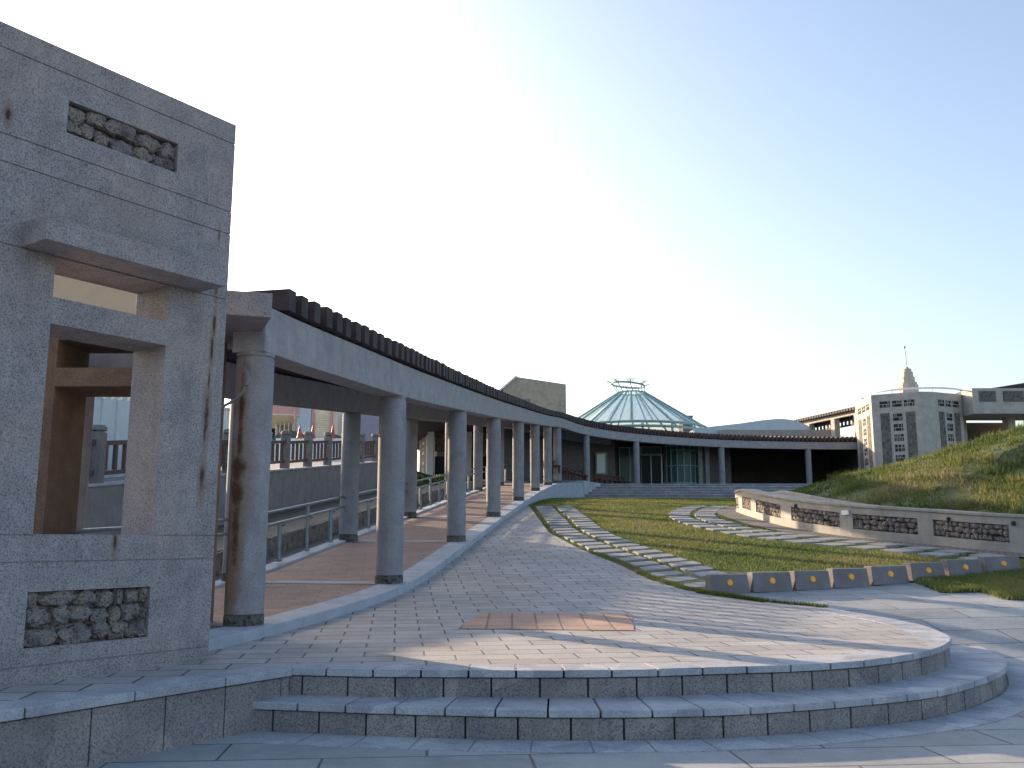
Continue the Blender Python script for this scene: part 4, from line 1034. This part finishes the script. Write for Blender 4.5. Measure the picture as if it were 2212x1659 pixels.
# wing right of the tower
wg = thing('bridge_wing', 'grey stone upper bridge with coral block panels right of the tower', 'building wing', (28, 49.5, 7.8))
wa = (24.1, 49.2)
MB().box(24.75, 36, 49.2, 52.2, 7.8, 9.18).build('parapet', M['tower'], wg)
for x0, x1 in ((25.1, 26.0), (26.4, 27.5), (27.9, 29.3), (29.7, 31.1)): MB().box(x0, x1, 49.17, 49.25, 8.45, 9.02).build('coral_panel', M['panel'], wg)
for a_ in ((24.9, 25.4, 51.4, 52.2), (27.3, 27.7, 50.6, 51.2), (30.6, 31.2, 50.0, 51.0)): MB().box(*a_, 3.5, 7.8).build('pier', M['tower'], wg)
MB().box(24.6, 28.6, 53.2, 53.4, 3.5, 7.8).build('back_wall', M['facade'], wg)
MB().box(28.6, 36, 53.2, 53.4, 3.5, 7.35).build('back_wall', M['facade'], wg)
m = MB().prism([(25.6, 50.5), (36, 50.5), (36, 54), (25.6, 54)], 9.2, lambda p: 9.25 + (p[0]-25.6)*.16); m.build('roof', M['wood'], wg)

# ------------------------------------------------------------------ grey block behind the pergola
gbld = thing('stone_block_building', 'grey stone building with sunlit pierced end wall behind the pergola columns', 'building', (-3.5, 50, 3.9))
QP = [(-4.75, 52.6), (-4.62, 50.2), (-4.0, 49.2), (1.0, 49.2), (1.0, 56), (-4.75, 56)]
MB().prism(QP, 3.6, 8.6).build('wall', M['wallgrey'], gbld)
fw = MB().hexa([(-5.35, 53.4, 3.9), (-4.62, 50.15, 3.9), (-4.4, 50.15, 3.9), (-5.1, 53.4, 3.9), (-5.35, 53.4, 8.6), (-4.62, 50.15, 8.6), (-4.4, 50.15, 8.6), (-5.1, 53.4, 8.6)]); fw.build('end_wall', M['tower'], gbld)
face((-5.35, 53.4), (-4.62, 50.15), gbld, 8.6, sd0=200)
for x in (-4.3, -2.3, -.3): MB().box(x-.16, x+.16, 48.75, 49.2, 3.9, 8.6).build('pilaster', M['bluewall'], gbld)
for x0, x1 in ((-4.1, -2.5), (-2.1, -.5)):
    MB().box(x0, x1, 49.12, 49.25, 5.75, 8.3).build('coral_panel', M['panel'], gbld); MB().box(x0, x1, 49.15, 49.25, 3.95, 5.5).build('opening', M['dark'], gbld)  # each opening is a dark sheet, its shade painted on the solid wall
# shrubs beside it
def shrub(c, r, h, lab, n=2600):
    o = thing('shrub', lab, 'shrub', (c[0], c[1], c[2])); m = MB()
    for _ in range(n):
        a = random.uniform(0, 6.283); e = random.random(); rr = r*math.sqrt(random.random())*(1.05 - .4*e)*(1+.25*math.sin(3*a)); z = c[2] + h*e*(.8+.3*random.random())
        x, y = c[0] + rr*math.cos(a), c[1] + rr*math.sin(a); s = random.uniform(.03, .07); d1 = Vector((random.gauss(0, 1), random.gauss(0, 1), random.gauss(0, 1))).normalized()*s; d2 = Vector((random.gauss(0, 1), random.gauss(0, 1), random.gauss(0, 1))).normalized()*s
        p = Vector((x, y, z)); m.add([p-d1, p+d2, p+d1, p-d2], [(0, 1, 2, 3)])
    m.build('foliage', M['leaf'], o, fix=False)
    m = MB()
    for k in range(5): a = k*1.3; m.tube([(c[0], c[1], c[2]-.1), (c[0]+r*.5*math.cos(a), c[1]+r*.5*math.sin(a), c[2]+h*.8)], .012, 5)
    m.build('stem', M['fence'], o)
shrub((-4.15, 40.5, 3.3), .75, .62, 'low yellow-green shrub left of the second inner column'); shrub((-3.0, 40.8, 3.35), .8, .55, 'low yellow-green shrub behind the fourth outer column'); shrub((-2.0, 41.3, 3.4), .7, .5, 'low dark green shrub at the head of the handrail')

# ------------------------------------------------------------------ houses in the distance
th = thing('tiled_house', 'buff gabled house with dark tiled roof rising above the pergola', 'house', (2, 85, 3.9))
Yh = 85; q = lambda x, y, Y=Yh: at(x, y, Y)
ap, rr_, vl = q(1116, 814), q(1222.5, 830), q(1086, 840)
m = MB().add([(vl.x, 85, 3.5), (rr_.x, 85, 3.5), (rr_.x, 85, rr_.z), (ap.x, 85, ap.z), (vl.x, 85, vl.z), (vl.x, 94, 3.5), (rr_.x, 94, 3.5), (rr_.x, 94, rr_.z), (ap.x, 94, ap.z), (vl.x, 94, vl.z)],
    [(0, 1, 2, 3, 4), (9, 8, 7, 6, 5), (0, 4, 9, 5), (1, 6, 7, 2), (2, 7, 8, 3), (3, 8, 9, 4), (0, 5, 6, 1)]); m.build('wall', M['tan2'], th)
bl, bt = q(1020, 864), q(1050, 829)
m = MB().add([(ap.x-.02, 84.9, ap.z+.05), (vl.x-.9, 84.9, vl.z-.75), (bl.x, 85.5, bl.z-1), (bt.x, 93, bt.z+.6), (ap.x, 94, ap.z+.1)], [(0, 1, 2, 3, 4)]); m.build('roof', M['tile'], th)
MB().tube([(ap.x, 84.85, ap.z+.06), (vl.x-.9, 84.85, vl.z-.7)], .09, 6).build('verge', M['white'], th)
MB().box(rr_.x-.55, rr_.x-.02, 84.9, 85, q(0, 875).z, q(0, 857).z).build('shutter', M['tan2'], th)
tb_ = thing('tan_building', 'tall tan rendered building seen through the upper slot of the gateway', 'building', (-41, 95, 4))
MB().box(-49, -34, 95, 104, 3, 30).build('wall', M['tan'], tb_); MB().box(-49.3, -33.7, 94.7, 104.3, 30, 30.5).build('roof', M['tile'], tb_)
te = thing('teal_fence', 'dull teal sheet fence behind the timber railing', 'fence', (-12, 42, 4.4))
MB().box(at(480, 0, 42).x, at(628, 0, 42).x, 42, 42.05, 4.3, at(0, 937, 42).z).build('sheet', M['tealsheet'], te)
MB().box(at(480, 0, 42).x, at(628, 0, 42).x, 41.95, 42.1, at(0, 937, 42).z, at(0, 934, 42).z).build('top_rail', M['teal'], te)
bp_ = at(481, 885, 60)
tag(MB().box(bp_.x-.35, bp_.x+.3, 60, 60.6, 3.9, bp_.z).box(bp_.x-.45, bp_.x+.4, 59.9, 60.7, bp_.z, bp_.z+.15).build('pale_pillar', M['bluewall']), 'pale blue pillar against the sky between gateway and first column', 'pillar')
wb = thing('white_barrier', 'long white barrier wall behind the timber railing', 'barrier', (-9, 45, 4.4))
MB().box(at(636, 0, 45).x, at(775, 0, 45).x, 45, 45.25, 4.38, 6.02).build('panel', M['white'], wb)
def cone(px, py0, lab):
    a = at(px, py0, 45.1); h = .62; z0 = 6.02
    o = thing('traffic_cone', lab, 'traffic cone', (a.x, 45.12, z0), 'traffic cones on the white barrier'); MB().lathe((a.x, 45.12, z0), [(.14, .03), (.03, h), (.025, h+.01)], 14).build('cone', M['cone'], o, smooth=True); MB().box(a.x-.18, a.x+.18, 44.95, 45.3, z0, z0+.03).build('foot', M['cone'], o)
cone(648, 917, 'red traffic cone furthest left, in front of the round balcony'); cone(676, 925, 'red traffic cone in front of the pale blue wall'); cone(719, 931, 'red traffic cone nearest the shutter')
# round-balcony house
rh = thing('balcony_house', 'cream house with round pink balcony beyond the railing', 'house', (-14.5, 60, 4))
c = at(618, 900, 60); rcx = c.x - .3
zr0, zr1 = at(0, 897, 60).z, at(0, 870, 60).z
MB().lathe((rcx, 61, 0), [(1.55, zr0+.02), (1.55, zr1+.6)], 32).build('balcony_front', M['pink'], rh, smooth=True)
MB().lathe((rcx, 61, 0), [(.9, zr0-.45), (1.62, zr0-.05), (1.62, zr0+.02)], 32).build('balcony_floor', M['cream'], rh, smooth=True)
MB().box(rcx-2.6, rcx-.6, 61.5, 64, 4, zr1+2).build('wall', M['cream'], rh); MB().box(rcx-.6, rcx+1.3, 62.6, 64, 4, zr0-.1).build('wall', M['cream'], rh)
MB().box(rcx-1.4, rcx-.75, 61.4, 61.5, 5.6, zr0-.7).build('window', M['darkglass'], rh)
m = MB()
for k in range(7): x = rcx-.4+.28*k; m.tube([(x, 60.2, 5.5), (x, 60.2, zr0-.5)], .03, 5)
m.build('bars', M['white'], rh)
tag(MB().tube([(at(672.5, 0, 58).x, 58, 4.3), (at(672.5, 0, 58).x, 58, at(0, 884, 58).z)], .07, 8).build('red_pole', M['pink']), 'slim red pole at the left edge of the pale blue house', 'pole')
bh = thing('blue_house', 'pale blue rendered house block beyond the railing', 'house', (-12.5, 60, 4))
MB().box(at(676, 0, 60).x, at(704, 0, 60).x, 60, 64, 4, at(0, 876, 60).z).build('wall', M['bluewall'], bh)
sh = thing('shutter_house', 'house with pale roller shutter in a pink frame beyond the railing', 'house', (-11.5, 60, 4))
x0, x1, x2, x3 = (at(v, 0, 60).x for v in (705, 712, 742, 756)); zt = at(0, 884, 60).z
MB().box(x0, x3, 60.2, 64, 4, zt+.4).build('wall', M['cream'], sh)
MB().box(x0, x0+.12, 60, 60.2, 4, zt).box(x0+.12, x1, 60.05, 60.2, 4, zt-.25).box(x2, x2+.15, 60, 60.2, 4, zt).build('frame', M['pink'], sh)
m = MB(); z = 4
while z < zt-.4: m.box(x1, x2, 60.1, 60.18, z, z+.13); z += .15
m.build('shutter', M['cream'], sh)
mh = thing('mauve_house', 'mauve grey house wall between the first two pergola columns', 'house', (-9, 62, 4))
MB().box(at(757, 0, 62).x, at(880, 0, 62).x, 62, 66, 3.9, at(0, 893, 62).z).build('wall', M['purple'], mh)
pk = thing('picket_fence', 'white picket fence in front of the mauve wall', 'fence', (-9.5, 55, 4.4)); m = MB(); x = at(770, 0, 55).x
while x < at(800, 0, 55).x: m.box(x, x+.07, 55, 55.04, 4.4, 6.3); x += .2
m.build('picket', M['white'], pk)
aw = thing('canopy', 'dark green-grey arched canopy behind the railing', 'canopy', (-13, 52, 5))
for (p0, p1, pt_) in ((586, 668, 930), (700, 742, 938)):
    a, b = at(p0, 948, 52), at(p1, 948, 52); n = 14; hh = at(0, pt_, 52).z - at(0, 950, 52).z
    prof = [(a.x + (b.x-a.x)*k/n, at(0, 950, 52).z + hh*math.sin(math.pi*k/n)**.7) for k in range(n+1)]
    MB().xprism(prof, 52, 55).build('cover', M['canopy'], aw)
    for x_ in (a.x+.1, b.x-.1): MB().tube([(x_, 52.1, 4.4), (x_, 52.1, at(0, 949, 52).z)], .04, 6).build('leg', M['steel'], aw)
